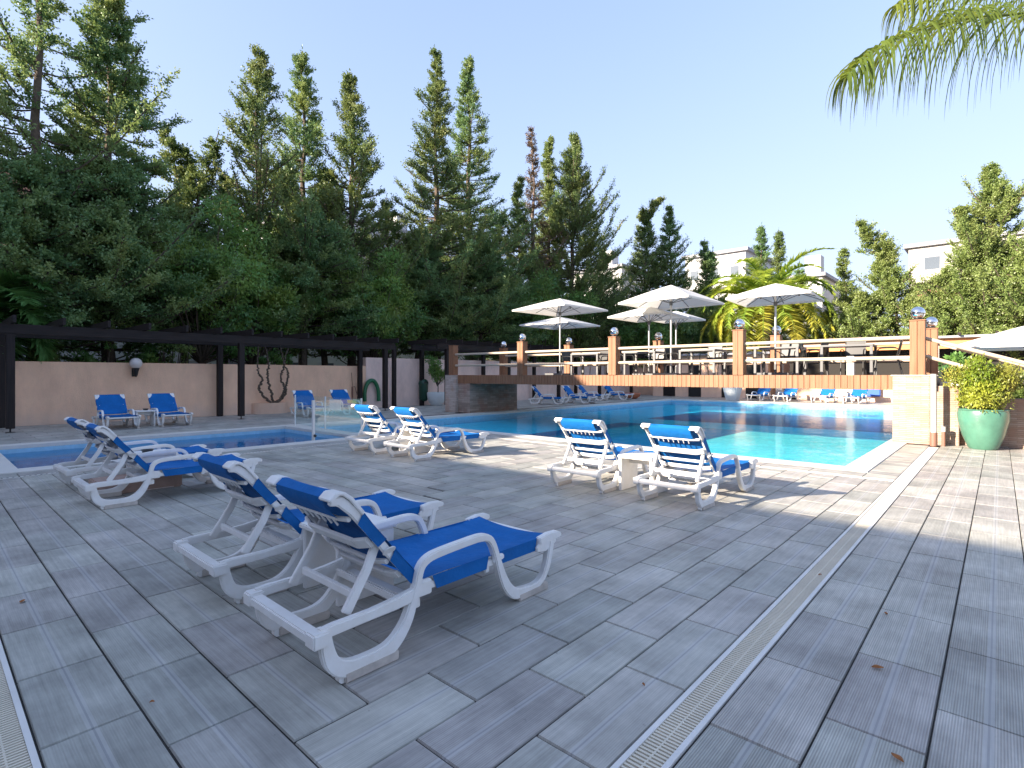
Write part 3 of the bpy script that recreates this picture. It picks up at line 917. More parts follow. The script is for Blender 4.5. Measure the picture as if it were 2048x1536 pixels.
    # prop that holds the backrest up
    for sx in (-1, 1):
        p = MB()
        p.ribbon([(.395, .615), (.33, .47), (.21, .285)], [.045, .045, .05], sx * .275 - .014, sx * .275 + .014)
        p.build('backrest_prop', MT['plastic'], root, bevel=0.004)
        p = MB(); q_ = B(.30, .0)
        p.tube([(sx * .3385, q_[0] - .018, q_[1] - .026), (sx * .343, q_[0] - .018, q_[1] - .030)], .036, 18)
        p.build('hinge_plate', MT['plastic'], root, bevel=0.002)
    p = MB(); p.box(-.262, .262, .255, .28, .335, .375)
    p.build('prop_crossbar', MT['plastic'], root, bevel=0.004)
    return root

def place(root, x, y, rz, label, group, first=[True], z=0):
    o = copy_tree(root)
    o.location = (x, y, z); o.rotation_euler = (0, 0, rz)
    tag(o, label, None, group); o["category"] = 'sun lounger'
    return o
LNG = make_lounger()
LG = 'blue and white sun loungers around the pools'
LOUN = [(-2.645, 1.20, 0, 'white framed sun lounger with blue sling, nearest to the camera, on the grey plank tiles'),
        (-3.93, 1.23, 0, 'blue sun lounger standing behind the nearest one, across its white table'),
        (-7.52, 1.215, 0, 'blue lounger in the pair beside the paddling pool, the one nearer the open deck'),
        (-8.80, 1.24, R(2), 'blue lounger closest to the paddling pool edge, partly hidden behind its twin'),
        (-7.62, 5.50, R(-2), 'half sunlit blue lounger facing the pool near the glass fence, the nearer of its pair'),
        (-8.80, 5.47, R(1), 'blue lounger next to the end of the glass fence, seen from its back'),
        (-2.72, 5.49, R(-1), 'sunlit lounger facing the big pool, the one nearer the long drain'),
        (-3.95, 5.48, R(1), 'sunlit lounger facing the big pool, across the white table from its twin'),
        (-18.95, 3.72, R(-90), 'blue lounger against the salmon wall, next to the pergola corner post'),
        (-18.95, 4.98, R(-90), 'blue lounger at the salmon wall, on the vine side of the side table'),
        (-18.95, 9.45, R(-97), 'blue lounger by the curved wall planter behind the glass fence'),
        (-18.9, 10.85, R(-93), 'blue lounger at the foot of the second pergola post behind the glass fence')]
for i, (x, y, rz, lb) in enumerate(LOUN):
    place(LNG, x, y, rz, lb, LG)
FARL = [(-17.4, 20.6, R(-60), 'lounger with raised blue back under the near end of the bridge, beyond the stone abutment'),
        (-16.9, 22.6, R(-80), 'lounger beside the raised blue one on the far paving, seen below the bridge'),
        (-18.2, 25.7, R(-75), 'lounger beyond the black post in the first far pair below the bridge'),
        (-17.6, 27.6, R(-85), 'second lounger past the black post, nearest the terracotta bowl')]
for x, y, rz, lb in FARL: place(LNG, x, y, rz, lb, 'loungers on the far sides of the big pool')
xs_far = [(1535, 'beside the white square planter'), (1588, 'second from the white square planter'), (1662, 'third from the white square planter'), (1725, 'the one closest to the sunlit pillar')]
for u, lb in xs_far:
    x, y, d = on_y(33.2, u)
    place(LNG, x, y, R(172), 'blue lounger on the far bank, ' + lb, 'loungers on the far sides of the big pool')
def drop_tree(o):
    for ch in list(o.children): drop_tree(ch)
    bpy.data.objects.remove(o)
drop_tree(LNG)

# small white side tables
def make_table():
    root = empty('side_table')
    t = MB(); t.box(-.235, .235, -.235, .235, .415, .45); t.build('table_top', MT['plastic'], root, bevel=0.008)
    for sx in (-1, 1):
        l = MB()
        x0 = sx * .212
        l.box(x0 - .018, x0 + .018, -.21, .21, 0.0, .414)
        l.build('leg', MT['plastic'], root, bevel=0.006)
    b = MB(); b.box(-.193, .193, -.012, .012, .33, .413); b.build('brace', MT['plastic'], root, bevel=0.003)
    return root
TB = make_table()
TABS = [(-3.29, 1.98, 0, 'white plastic side table between the two nearest loungers'),
        (-8.17, 2.05, 0, 'white side table with a black ashtray between the loungers by the paddling pool'),
        (-8.2, 6.35, 0, 'white side table half hidden between the pair near the glass fence'),
        (-3.33, 6.15, 0, 'white side table between the two sunlit loungers by the big pool'),
        (-18.0, 4.36, R(90), 'white side table between the loungers against the salmon wall')]
for x, y, rz, lb in TABS:
    o = copy_tree(TB); o.location = (x, y, 0); o.rotation_euler = (0, 0, rz)
    tag(o, lb, 'side table', 'white side tables between the loungers')
drop_tree(TB)
def ashtray(x, y, z, lb):
    m_ = MB(); m_.lathe([(.001, .006), (.055, .006), (.06, .03), (.075, .045), (.07, .048), (.052, .012), (.001, .012)], 16)
    root = m_.build('ashtray', MT['blackplastic'], smooth=True)
    root.location = (x, y, z)
    tag(root, lb, 'ashtray', 'black ashtrays on the tables')
ashtray(-8.10, 2.0, 0.45, 'small black ashtray on the table by the paddling pool')
ashtray(-18.0, 4.4, 0.45, 'small black ashtray on the table by the salmon wall')
# concrete parasol block under the paddling pool table
b = MB(); b.box(-8.42, -7.93, 1.45, 2.35, 0.0, .17)
tag(b.build('concrete_block', M('pink_concrete', (0.42, 0.30, 0.25), 0.9, var=0.12, bump=0.3), bevel=0.015), 'pinkish concrete parasol block under the table by the paddling pool', 'concrete block')

# ------------------------------------------------------------------ glass fence
gf = empty('glass_fence', (0, 0, 0), 0, 'low clear glass safety fence with metal posts across the end of the paddling pool', 'fence')
posts = [(-14.77, 7.21), (-13.1, 7.21), (-11.4, 7.21), (-11.33, 5.95)]
for i, (x, y) in enumerate(posts):
    p = MB(); w_ = .018 if i < 3 else .028
    p.box(x - w_, x + w_, y - w_, y + w_, 0.01 if i < 3 else -0.2, .89); p.build('fence_post', MT['grateframe'], gf, bevel=0.004)
for (a, b_) in (((-14.73, 7.21), (-13.14, 7.21)), ((-13.06, 7.21), (-11.44, 7.21)), ((-11.345, 6.0), (-11.345, 7.17))):
    g = MB()
    g.beam((a[0], a[1], .475), (b_[0], b_[1], .475), .010, .80)
    g.build('glass_panel', MT['glass'], gf)
s = MB(); s.box(-12.85, -12.3, 7.19, 7.198, .55, .83); s.build('notice_sheet', M('paper', (0.72, 0.74, 0.66), 0.6, var=0.05), gf)
s = MB(); s.box(-11.99, -11.62, 7.19, 7.198, .76, .83); s.build('yellow_sticker', M('yellow_sticker', (0.60, 0.56, 0.16), 0.5), gf)
c = MB(); c.tube([(-11.33, 5.965, .10), (-11.27, 5.965, .10)], .03, 10); c.build('clamp', MT['black'], gf)

# ------------------------------------------------------------------ salmon wall and its fittings
wl = MB()
wl.box(-20.85, -20.6, -9.0, 13.25, -0.04, 1.84)
o = wl.build('garden_wall', MT['stucco'], bevel=0.01); tag(o, 'long salmon stucco wall behind the loungers and the dark pergola', 'wall')
wl = MB(); wl.box(-20.85, -20.6, 13.252, 36.6, -0.04, 2.22)
o = wl.build('garden_wall', MT['stucco_pale'], bevel=0.01); tag(o, 'taller pale pink stucco wall where the green bin and the hose hang', 'wall')
wl = MB(); wl.box(-20.598, 12.0, 36.45, 36.7, -0.04, 2.4)
o = wl.build('garden_wall', MT['stucco'], bevel=0.01); tag(o, 'salmon wall closing the far side of the pool terrace', 'wall')
# globe wall lamp
lr = empty('wall_lamp', (-20.6, 4.72, 1.55), 0, 'pale globe lamp on a black bracket on the salmon wall', 'wall lamp')
g = MB(); g.sphere((.23, 0, .27), .175, 24, 14); g.build('globe', MT['opal'], lr, smooth=True)
g = MB(); g.box(0, .03, -.06, .06, -.15, .12); g.tube([(.02, 0, -.06), (.12, 0, -.10), (.22, 0, -.02)], .03, 8)
g.lathe([(.02, -.16), (.05, -.10), (.07, .02), (.10, .12), (.001, .12)], 14, (.23, 0, 0)); g.build('bracket', MT['black'], lr, smooth=True)
# hose on the wall
h = MB()
h.tube(smoothpath([(0, -.30, .0), (0, -.29, .40), (0, -.16, .68), (0, 0, .76), (0, .16, .68), (0, .29, .40), (0, .32, .0)], 5), .075, 10)
o = h.build('garden_hose', MT['hose'], smooth=True); o.location = (-20.45, 13.45, .30); o.scale = (1, 1.15, 1.2)
tag(o, 'coiled green garden hose hanging on the pink wall', 'hose')
h = MB(); h.box(-.01, .05, -.02, .02, -.55, .0); h.tube([(.03, 0, 0), (.1, .06, .02), (.16, .2, -.5)], .014, 6); h.tube([(.03, 0, 0), (.03, -.05, .6)], .010, 6)
o = h.build('wall_tap', MT['brownpipe']); o.location = (-20.55, 12.55, .95); tag(o, 'thin standpipe and tap on the pink wall beside the hose', 'tap')
# bin
bn = empty('waste_bin', (-20.3, 16.2, .2), 0, 'dark green oval waste bin hung on the pink wall', 'bin')
g = MB(); g.lathe([(.05, 0), (.16, .03), (.21, .12), (.22, .80), (.20, .82), (.001, .82)], 20); g.build('body', MT['greenplastic'], bn, smooth=True)
g = MB(); g.lathe([(.23, .80), (.235, .86), (.20, .98), (.12, 1.05), (.001, 1.08)], 20); g.build('lid', MT['greenplastic'], bn, smooth=True)
g = MB(); g.box(.13, .225, -.11, .11, .86, .93); g.build('opening', MT['black'], bn)

# curved planter with vine
pl = empty('wall_planter', (-20.6, 9.05, 0), 0, 'half round salmon planter at the wall holding a bare twisted vine', 'planter')
g = MB(); V = []; n = 16
for z in (0, .4):
    for k in range(n + 1):
        a = -math.pi / 2 + math.pi * k / n
        V.append((.5 * math.cos(a), .66 * math.sin(a), z))
F = [(k, k + 1, n + 2 + k, n + 1 + k) for k in range(n)] + [tuple(range(n + 1, 2 * n + 2))]
g.add(V, F); g.build('basin', MT['stucco'], pl)
vr = empty('climbing_vine', (-20.3, 9.05, .38), 0, 'bare twisted vine stems climbing from the wall planter to the pergola', 'climbing plant')
rv = random.Random(3)
for raw in ([(0, .0, 0), (0, -.28, .2), (0, -.52, .55), (0, -.40, .9), (0, -.56, 1.3), (0, -.5, 2.35)],
            [(0, .03, 0), (0, -.10, .5), (.02, -.22, 1.0), (0, -.16, 1.5), (0, -.34, 2.35)],
            [(0, .08, 0), (0, .34, .25), (0, .43, .6), (.02, .27, 1.0), (0, .42, 1.5), (0, .2, 2.35)],
            [(.03, .10, 0), (.03, .44, .3), (0, .50, .7), (0, .58, 1.1), (0, .44, 1.6), (0, .75, 2.35)]):
    pts = smoothpath(raw, 4)
    pts = [(p[0] + rv.uniform(-.03, .03), p[1] + rv.uniform(-.04, .04), p[2]) for p in smoothpath(pts, 4)]
    g = MB(); g.tube(pts, [.045 - .022 * i / len(pts) for i in range(len(pts))], 7); g.build('stem', MT['bark'], vr, smooth=True)

# ------------------------------------------------------------------ pergolas
def pergola(name, label, x0, x1, ys, zt=2.74, y_over=(-.9, .5), rafter0=None, nraf=14, step=.95, slats=True):
    root = empty(name, (0, 0, 0), 0, label, 'pergola', 'dark stained timber pergolas')
    ya, yb = ys[0] + y_over[0], ys[-1] + y_over[1]
    for x in (x0, x1):
        m_ = MB(); m_.box(x - .07, x + .07, ya, yb, zt - .25, zt); m_.build('beam', MT['darkwood'], root, bevel=.008)
        for y in ys:
            p = MB(); p.box(x - .085, x + .085, y - .085, y + .085, .10 if x == x0 else .0, zt - .252)
            po = p.build('post', MT['darkwood_z'], root, bevel=.008)
            if x == x0:
                q = MB(); q.tube([(x, y, 0.012), (x, y, .10)], .018, 8); q.box(x - .09, x + .09, y - .09, y + .09, 0.004, .012); q.build('post_foot', MT['black'], po)
    y = rafter0
    for i in range(nraf):
        m_ = MB(); m_.beam((x1 - .35, y, zt + .097), (x0 + .55, y, zt + .097), .07, .19); m_.build('rafter', MT['darkwood'], root, bevel=.006)
        y += step
    return root
pergola('timber_pergola', 'dark timber pergola over the loungers along the salmon wall', -18.5, -20.35, [1.62, 7.2, 12.8], 2.74, (-7.5, .45), -4.05, 19, .95)
pergola('timber_pergola', 'dark timber pergola beyond the bridge abutment on the far bank', -18.5, -20.3, [16.1, 20.2, 24.4, 28.6, 32.5], 2.86, (-.6, 3.2), 15.6, 20, .95)
pm = MB(); pm.box(-.08, .08, -.08, .08, 0, 2.75); o = pm.build('timber_post', MT['darkwood_z'], bevel=.008); o.location = (-20.2, 14.45, 0)
tag(o, 'lone dark timber post between the hose and the green bin', 'post')

# ------------------------------------------------------------------ footbridge
br = empty('footbridge', (0, 0, 0), 0, 'timber clad footbridge with cream rails spanning the big pool', 'bridge')
ZB = 1.45
YF, YB = 14.16, 16.85
d_ = MB()
d_.box(-15.95, -1.0, YF + .03, YB - .03, ZB - .30, ZB - .012); d_.build('deck', M('deck_boards', (0.20, 0.14, 0.10), .7, var=.2), br)
def planks(y0, y1, xa, xb, name):
    m_ = MB(); x = xa; i = 0
    while x < xb:
        m_.box(x + .004, min(x + .123, xb), y0, y1, ZB - .325 + rng.uniform(-.003, .003), ZB - .002)
        x += .127
    return m_.build(name, MT['orangewood'], br, bevel=.003, seg=1)
planks(YF, YF + .028, -15.9, -1.72, 'front_cladding'); planks(YB - .028, YB, -15.9, -1.72, 'rear_cladding')
def bpost(x, y, h, globe=True, w=.13):
    p = MB()
    p.box(x - w, x - .004, y - w, y + w, ZB - .001, ZB + h); p.box(x + .004, x + w, y - w, y + w, ZB - .001, ZB + h - .002)
    po = p.build('post', MT['orangewood'], br, bevel=.006)
    c = MB(); c.box(x - w - .012, x + w + .012, y - w - .012, y + w + .012, ZB + h + .001, ZB + h + .025); c.build('post_cap', MT['orangewood'], po, bevel=.004)
    if globe:
        c = MB(); c.lathe([(.085, 0), (.09, .02), (.06, .045), (.001, .045)], 16, (x, y, ZB + h + .026)); c.build('lamp_collar', MT['black'], po, smooth=True)
        c = MB(); c.sphere((x, y, ZB + h + .175), .132, 28, 16); c.build('lamp_globe', MT['mirror'], po, smooth=True)
FP = [-16.0, -12.4, -8.7, -4.98, -1.29]
for i, x in enumerate(FP):
    bpost(x, YF + .10, 1.14, i > 0)
BP = [-15.6, -12.2, -8.5, -4.8, -1.25]
for x in BP: bpost(x, YB - .12, 1.12, True)
for (yy, xs, off) in ((YF + .10, FP, -.0), (YB - .12, BP, 0)):
    for i in range(len(xs) - 1):
        for z in (.80, .37):
            m_ = MB(); m_.tube([(xs[i] + .10, yy + off, ZB + z), (xs[i + 1] - .10, yy + off, ZB + z)], .043, 10); m_.build('rail', MT['creamrail'], br, smooth=True)
# stair rails going down at the sunny end
for yy in (YF + .22, YB - .12):
    for z, z2 in ((.78, .78), (.40, .40)):
        m_ = MB(); m_.tube([(-1.18, yy, ZB + z), (1.65, yy, ZB + z - 2.83 * .36), (1.75, yy, ZB + z - 2.83 * .36 - .02)], .04, 10); m_.build('stair_rail', MT['creamrail'], br, smooth=True)
    p = MB(); p.box(1.55, 1.7, yy - .075, yy + .075, 0, 1.3); p.build('stair_post', MT['orangewood'], br, bevel=.006)
st = MB()
for i in range(9):
    st.box(-.96 + .30 * i, -.96 + .30 * (i + 1), YF + .60, YB - .32, 0.0, ZB - .161 * (i + 1))
st.build('stair_steps', MT['coping'], br)
# masonry that carries the bridge
m_ = MB(); m_.box(-1.715, -1.07, YF - .06, YF + .9, 0.0, ZB - .02); m_.build('stone_pillar', MT['stone'], br, bevel=.01)
m_ = MB(); m_.box(-1.74, -1.05, YF - .08, YF + .92, ZB - .02, ZB + .0); m_.build('pillar_cap', MT['coping'], br)
m_ = MB(); m_.box(-1.715, -1.07, YB - .9, YB + .05, -.01, ZB - .33); m_.build('stone_pillar', MT['stone'], br, bevel=.01)
m_ = MB(); m_.box(-15.62, -14.95, YF + .001, YB + .02, 0.0, ZB - .33); m_.build('abutment', MT['stone_dark'], br, bevel=.01)
m_ = MB(); m_.box(-16.25, -15.625, YF - .12, YF + .45, 0.0, ZB - .0); m_.build('abutment_pier', ledgestone_mat('shaded_ledgestone', (0.42, 0.34, 0.29), (0.55, 0.46, 0.40), (0.45, 0.28, 0.2), 4, 14), br, bevel=.01)

# stair side wall and pots at the sunny end
m_ = MB(); m_.box(-1.066, -.62, 14.30, 14.74, 0.0, 1.22); m_.box(-.62, 9.0, 14.50, 14.74, 0.0, .98)
o = m_.build('ledgestone_wall', MT['stone'], bevel=.008); tag(o, 'low honey coloured ledgestone wall behind the jade green pot', 'wall')
m_ = MB(); m_.box(.55, 9.0, 14.45, 14.79, .983, 1.03); o = m_.build('wall_coping_slab', MT['roofgrey']); o.parent = None
tag(o, 'grey coping slab lying on the low ledgestone wall', 'coping slab')
pr = empty('drain_pipe', (-1.0, 13.92, 0), 0, 'white upright pipe with a brown foot standing before the stone pillar', 'pipe')
g = MB(); g.tube([(0, 0, .28), (0, 0, 1.47)], .052, 14); g.build('pipe', MT['pvc'], pr, smooth=True)
g = MB(); g.tube([(0, 0, 0.0), (0, 0, .28)], .062, 14); g.tube([(.15, .1, 0), (.15, .1, .30)], .035, 10); g.build('foot', MT['brownpipe'], pr, smooth=True)
g = MB(); g.tube([(.15, .1, .30), (.15, .1, .40)], .042, 10); g.build('coupling', MT['pvc'], pr, smooth=True)

# ------------------------------------------------------------------ leaf clouds
def leafmesh(name, C, D, L, Wd, tone, rs, fold=0.0):
    """C centres, D unit directions of the leaves (n,3); L, Wd lengths and widths (n); one kite quad per leaf"""
    n = len(C)
    rnd = rs.normal(size=(n, 3))
    S = np.cross(D, rnd); S /= (np.linalg.norm(S, axis=1, keepdims=True) + 1e-9)
    L = L[:, None]; Wd = Wd[:, None]
    a = C; b = C + D * L * .45 + S * Wd * .5; c = C + D * L; d = C + D * L * .45 - S * Wd * .5
    V = np.stack([a, b, c, d], axis=1).reshape(-1, 3).astype(np.float32)
    me = bpy.data.meshes.new(name)
    me.vertices.add(4 * n); me.vertices.foreach_set("co", V.ravel())
    me.loops.add(4 * n); me.loops.foreach_set("vertex_index", np.arange(4 * n, dtype=np.int32))
    me.polygons.add(n); me.polygons.foreach_set("loop_start", np.arange(0, 4 * n, 4, dtype=np.int32))
    me.update(calc_edges=True)
    ca = me.color_attributes.new("tone", 'FLOAT_COLOR', 'POINT')
    t4 = np.repeat(np.clip(tone, 0, 1), 4)
    ca.data.foreach_set("color", np.stack([t4, t4, t4, np.ones_like(t4)], axis=1).astype(np.float32).ravel())
    return me

def unit(a): return a / (np.linalg.norm(a, axis=-1, keepdims=True) + 1e-9)

def conifer(seed, H, Rm, z0=1.0, density=1.0, spire=0.35, ragged=0.45, upturn=0.5, lean=(0, 0), fork=None, finger=.50, leaf=.095, gap=0.0, bend=0.0, fill=1.0):
    """returns (crown mesh, trunk mesh). Branches leave a central stem, each carries finger-like sprays of small leaves"""
    rs = np.random.RandomState(seed); rp = random.Random(seed)
    Cs = []; Ds = []; Ls = []; Ws = []; Ts = []
    tr = MB()
    def stem_at(z, zb, Hh, off, ln):
        t = max(0, (z - zb) / (Hh - zb))
        wob = .10 * math.sin(z * .9 + seed) + .06 * math.sin(z * 2.1 + seed * 2)
        return np.array([off[0] + ln[0] * t ** 1.6 + wob, off[1] + ln[1] * t ** 1.6 + .08 * math.cos(z * 1.1 + seed), z])
    def one(zb, Hh, Rr, off, ln, r0, zstart):
        pts = [tuple(stem_at(zb + (Hh - zb) * i / 14, zb, Hh, off, ln)) for i in range(15)]
        tr.tube(pts, [r0 * (1 - .93 * i / 14) + .01 for i in range(15)], 7)
        z = zstart
        while z < Hh - .15:
            t = (z - zstart) / (Hh - zstart)
            prof = (1 - t) ** (.80 + .35 * spire) * (1 - spire * .50 * max(0, min(1, (t - .45) * 4)))
            prof *= .62 + .38 * min(1, t * 6)
            nb = max(2, int(round(rp.uniform(4.6, 7.0) * density)))
            for k in range(nb):
                if rp.random() < gap: continue
                a = rp.uniform(0, 2 * math.pi)
                big = rp.random() < .10 and t < .85
                Lb = Rr * prof * (1 + ragged * rp.uniform(-1, .6)) * (1.7 if big else 1) + .14
                base = stem_at(z, zb, Hh, off, ln)
                dirv = np.array([math.cos(a), math.sin(a), 0.0])
                droop = rp.uniform(-.25, .12); up = upturn * rp.uniform(.5, 1.3) + (.35 if big else 0)
                m = max(3, int(Lb / .30))
                P = []
                for i in range(m + 1):
                    q = i / m
                    P.append(base + dirv * Lb * q + np.array([0, 0, Lb * (droop * q + up * q * q * .8)]))
                if Lb > .7: tr.tube([tuple(p) for p in P[::max(1, m // 3)]] if m > 3 else [tuple(P[0]), tuple(P[-1])], .03 if Lb > 1.2 else .018, 4, cap=False)
                # fingers along the branch
                nf = int((6 + Lb * 13) * fill)
                qs = np.sqrt(rs.uniform(.05, 1.0, nf)) if Lb > .6 else rs.uniform(0, 1, nf)
                idx = qs * m; i0 = np.minimum(idx.astype(int), m - 1); fr = (idx - i0)[:, None]
                PA = np.array(P)
                base_p = PA[i0] * (1 - fr) + PA[i0 + 1] * fr
                tang = unit(PA[i0 + 1] - PA[i0])
                dd = unit(tang * rs.uniform(.3, 1.2, (nf, 1)) + rs.normal(size=(nf, 3)) * np.array([.55, .55, .35]) + np.array([0, 0, .28]))
                fl = finger * rs.uniform(.5, 1.2, nf) * (1 - .25 * qs) * (.45 + .55 * min(1, Lb / 1.1))
                nl = 12
                tt = np.tile(np.linspace(.05, 1, nl), nf)
                bp_ = np.repeat(base_p, nl, axis=0); dr = np.repeat(dd, nl, axis=0); ff = np.repeat(fl, nl)
                curve = np.zeros((len(tt), 3)); curve[:, 2] = .18 * ff * tt * tt
                cc = bp_ + dr * (ff * tt)[:, None] + curve + rs.normal(size=(len(tt), 3)) * .036
                ld = unit(dr * .9 + rs.normal(size=(len(tt), 3)) * .62)
                Cs.append(cc); Ds.append(ld)
                Ls.append(leaf * rs.uniform(.7, 1.35, len(tt))); Ws.append(leaf * rs.uniform(.45, .8, len(tt)))
                tb = np.repeat(rs.uniform(-.1, .75, nf) + .3 * qs, nl)
                Ts.append(tb + rs.uniform(-.1, .15, len(tt)))
            z += rp.uniform(.20, .42) * (1.3 - .5 * t)
        # leader tip
        n = 40
        q = rs.uniform(0, 1, n)
        top = stem_at(Hh, zb, Hh, off, ln)
        Cs.append(top + np.stack([rs.normal(size=n) * .05 * (1 - q), rs.normal(size=n) * .05 * (1 - q), -1.0 + 1.25 * q], axis=1))
        Ds.append(unit(rs.normal(size=(n, 3)) * .5 + np.array([0, 0, 1]))); Ls.append(leaf * rs.uniform(.8, 1.5, n)); Ws.append(np.full(n, leaf * .5)); Ts.append(rs.uniform(.3, .9, n))
    one(0, H, Rm, (0, 0), lean, .05 + H * .011, z0)
    if fork:
        for (zb, Hh, Rr, off, ln) in fork:
            base = stem_at(zb, 0, H, (0, 0), lean)
            one(zb, Hh, Rr, (base[0], base[1]), (off[0], off[1]), .10, zb + .4)
    C_ = np.concatenate(Cs); D_ = np.concatenate(Ds); L_ = np.concatenate(Ls); W_ = np.concatenate(Ws); T_ = np.concatenate(Ts)
    crown = leafmesh('crown', C_, D_, L_, W_, T_, rs)
    return crown, tr

def bushy(seed, H, Rx, z0, n, leaf=.11, blobs=16, stemr=.09, flat=.8, hang=0.0, hollow=.35):
    """broad crown made of many leaf clumps of uneven size on limbs"""
    rs = np.random.RandomState(seed); rp = random.Random(seed)
    tr = MB()
    Cs = []; Ds = []; Ts = []
    ctr = np.array([0, 0, (H + z0) / 2]); hz = (H - z0) / 2
    tr.tube([(0, 0, 0), (.08, .03, z0 * .6), (.0, .1, z0 + hz * .8)], [stemr, stemr * .8, stemr * .4], 7)
    big = stemr > .05
    if big: blobs = int(blobs * 2.4); leaf = leaf * 1.25
    for b in range(blobs):
        d = unit(rs.normal(size=3)); q = rs.uniform(.30, 1.05)
        c = ctr + d * np.array([Rx * q, Rx * q, hz * q])
        rb = Rx * (rs.uniform(.12, .30) if big else rs.uniform(.22, .46))
        tr.tube([(0, .05, z0 * .8), tuple((c * .6 + np.array([0, 0, z0 * .25]))), tuple(c)], [stemr * .5, stemr * .3, .012], 5, cap=False)
        m = int(n / blobs * (rb / (Rx * (.21 if big else .34))) ** 2)
        dv = unit(rs.normal(size=(m, 3))); rr = rb * (hollow + (1 - hollow) * rs.uniform(0, 1, (m, 1)) ** .5) * (1 + .25 * rs.normal(size=(m, 1)) * .6)
        p = c + dv * rr * np.array([1, 1, flat])
        Cs.append(p); Ds.append(unit(dv * .6 + rs.normal(size=(m, 3)) * .6 + np.array([0, 0, .15 - hang]))); Ts.append(rs.uniform(-.15, .85) + rs.uniform(-.2, .3, m))
    C_ = np.concatenate(Cs); D_ = np.concatenate(Ds); T_ = np.concatenate(Ts); k = len(C_)
    return leafmesh('crown', C_, D_, leaf * rs.uniform(.7, 1.6, k), leaf * rs.uniform(.35, .7, k), T_, rs), tr

TREEG = 'trees standing behind the pool walls'
def put_tree(name, crown, tr, x, y, label, mat, bark='bark', rz=0, cat='tree', group=TREEG, s=1.0, z=-.04):
    root = empty(name, (x, y, z), rz, label, cat, group)
    root.scale = (s, s, s)
    crown = crown if not crown.users else crown
    o = bpy.data.objects.new('crown' if cat == 'tree' else 'foliage', crown); COL.objects.link(o); o.parent = root
    if not crown.materials: crown.materials.append(None)
    o.material_slots[0].link = 'OBJECT'; o.material_slots[0].material = MT[mat]
    if isinstance(tr, MB):
        t = tr.build('trunk' if cat == 'tree' else 'stem', MT[bark], root, smooth=True)
    else:
        t = bpy.data.objects.new('trunk', tr); COL.objects.link(t); t.parent = root
    return root, t.data
def con(label, u, x=None, y=None, H=15, Rm=2, mat='f_dark', seed=1, bark='bark', **kw):
    if x is not None: X, Y, d = on_x(x, u)
    else: X, Y, d = on_y(y, u)
    c, t = conifer(seed, H, Rm, **kw)
    put_tree('conifer_tree', c, t, X, Y, label, mat, bark)
def bsh(label, u, x=None, y=None, H=6, Rm=2, mat='f_leaf', seed=1, n=14000, z0=.8, name='leafy_tree', cat='tree', group=TREEG, **kw):
    if x is not None: X, Y, d = on_x(x, u)
    else: X, Y, d = on_y(y, u)
    c, t = bushy(seed, H, Rm, z0, n, **kw)
    put_tree(name, c, t, X, Y, label, mat, 'bark', cat=cat, group=group)

SV = np.array([CS, SN])   # screen-right direction in plan
def ln(k): return (SV[0] * k, SV[1] * k)
con('tall ragged conifer at the picture edge, its bare trunk showing among sparse branches', 75, x=-24, H=17.5, Rm=3.3, seed=11, z0=2.5, gap=.42, ragged=.6, upturn=.45, density=1.05)
con('tall dense dark green conifer rising beside the ragged edge tree', 218, x=-25, H=17.2, Rm=3.0, seed=12, z0=2.0, density=1.35, upturn=.25, ragged=.4, fill=1.15)
con('thin crooked conifer with two short spires in the gap between taller ones', 372, x=-27, H=11.6, Rm=2.4, seed=13, mat='f_mid', gap=.3, ragged=.7, z0=3, fork=[(6.5, 12.6, 1.0, ln(-1.0), (0, 0)), (6, 12.4, .9, ln(1.4), (0, 0))])
con('sunlit conifer with long upcurved arms at its top', 515, x=-25, H=16.4, Rm=3.3, seed=14, mat='f_mid', upturn=.85, ragged=.6, z0=2, gap=.08)
con('slender pointed conifer just behind the one with upcurved arms', 607, x=-27, H=18.4, Rm=3.0, seed=15, mat='f_dark', z0=3, ragged=.5, upturn=.6)
con('conifer with a long thin spire and a wide lower crown, above the pergola end', 703, x=-25, H=17.2, Rm=3.8, seed=16, mat='f_mid', spire=.6, ragged=.55, upturn=.7, z0=2)
con('tallest conifer, a needle thin spire over the stone abutment', 872, x=-25, H=21.0, Rm=4.3, seed=17, mat='f_mid', spire=.75, ragged=.5, upturn=.4, z0=2.2)
con('tall conifer twin standing close beside the thinnest spire', 938, x=-25.8, H=22.2, Rm=4.2, seed=18, mat='f_dark', spire=.5, ragged=.5, upturn=.45, z0=2.5)
con('small pale conifer low beside the dead brown tree', 1038, x=-25, H=15.2, Rm=1.9, seed=19, mat='f_mid', z0=2.5)
con('half dead brown conifer with bare whip-like top', 1066, x=-25.2, H=19.4, Rm=1.6, seed=20, mat='f_brown', gap=.3, z0=4, fill=.5, bark='barkpale', ragged=.6)
con('narrow bright green conifer joined to a broader one, on its shorter side', 1098, x=-25.6, H=19.6, Rm=2.0, seed=21, mat='f_yel', spire=.5, z0=2, density=1.2)
con('broad sunlit conifer with upswept branch tips behind the first parasol', 1145, x=-24.3, H=19.9, Rm=4.9, seed=22, mat='f_mid', upturn=.7, ragged=.35, z0=2, density=1.45, fill=1.1)
con('conifer with a bent, wind-blown top above the tallest parasol', 1290, y=41, H=15.4, Rm=3.6, seed=23, mat='f_mid', ragged=.4, density=1.4, z0=1, fork=[(14.2, 16.3, .7, ln(1.7), (0, 0))])
con('slim dark conifer touching the bent topped one', 1340, y=42.5, H=15.6, Rm=2.9, seed=24, mat='f_dark', density=1.2, z0=1)
con('small twin-tipped conifer in front of the white flat-roofed block', 1410, y=44, H=12.6, Rm=1.5, seed=25, mat='f_dark', z0=1, fork=[(6, 12.0, 1.1, ln(.8), (0, 0))])
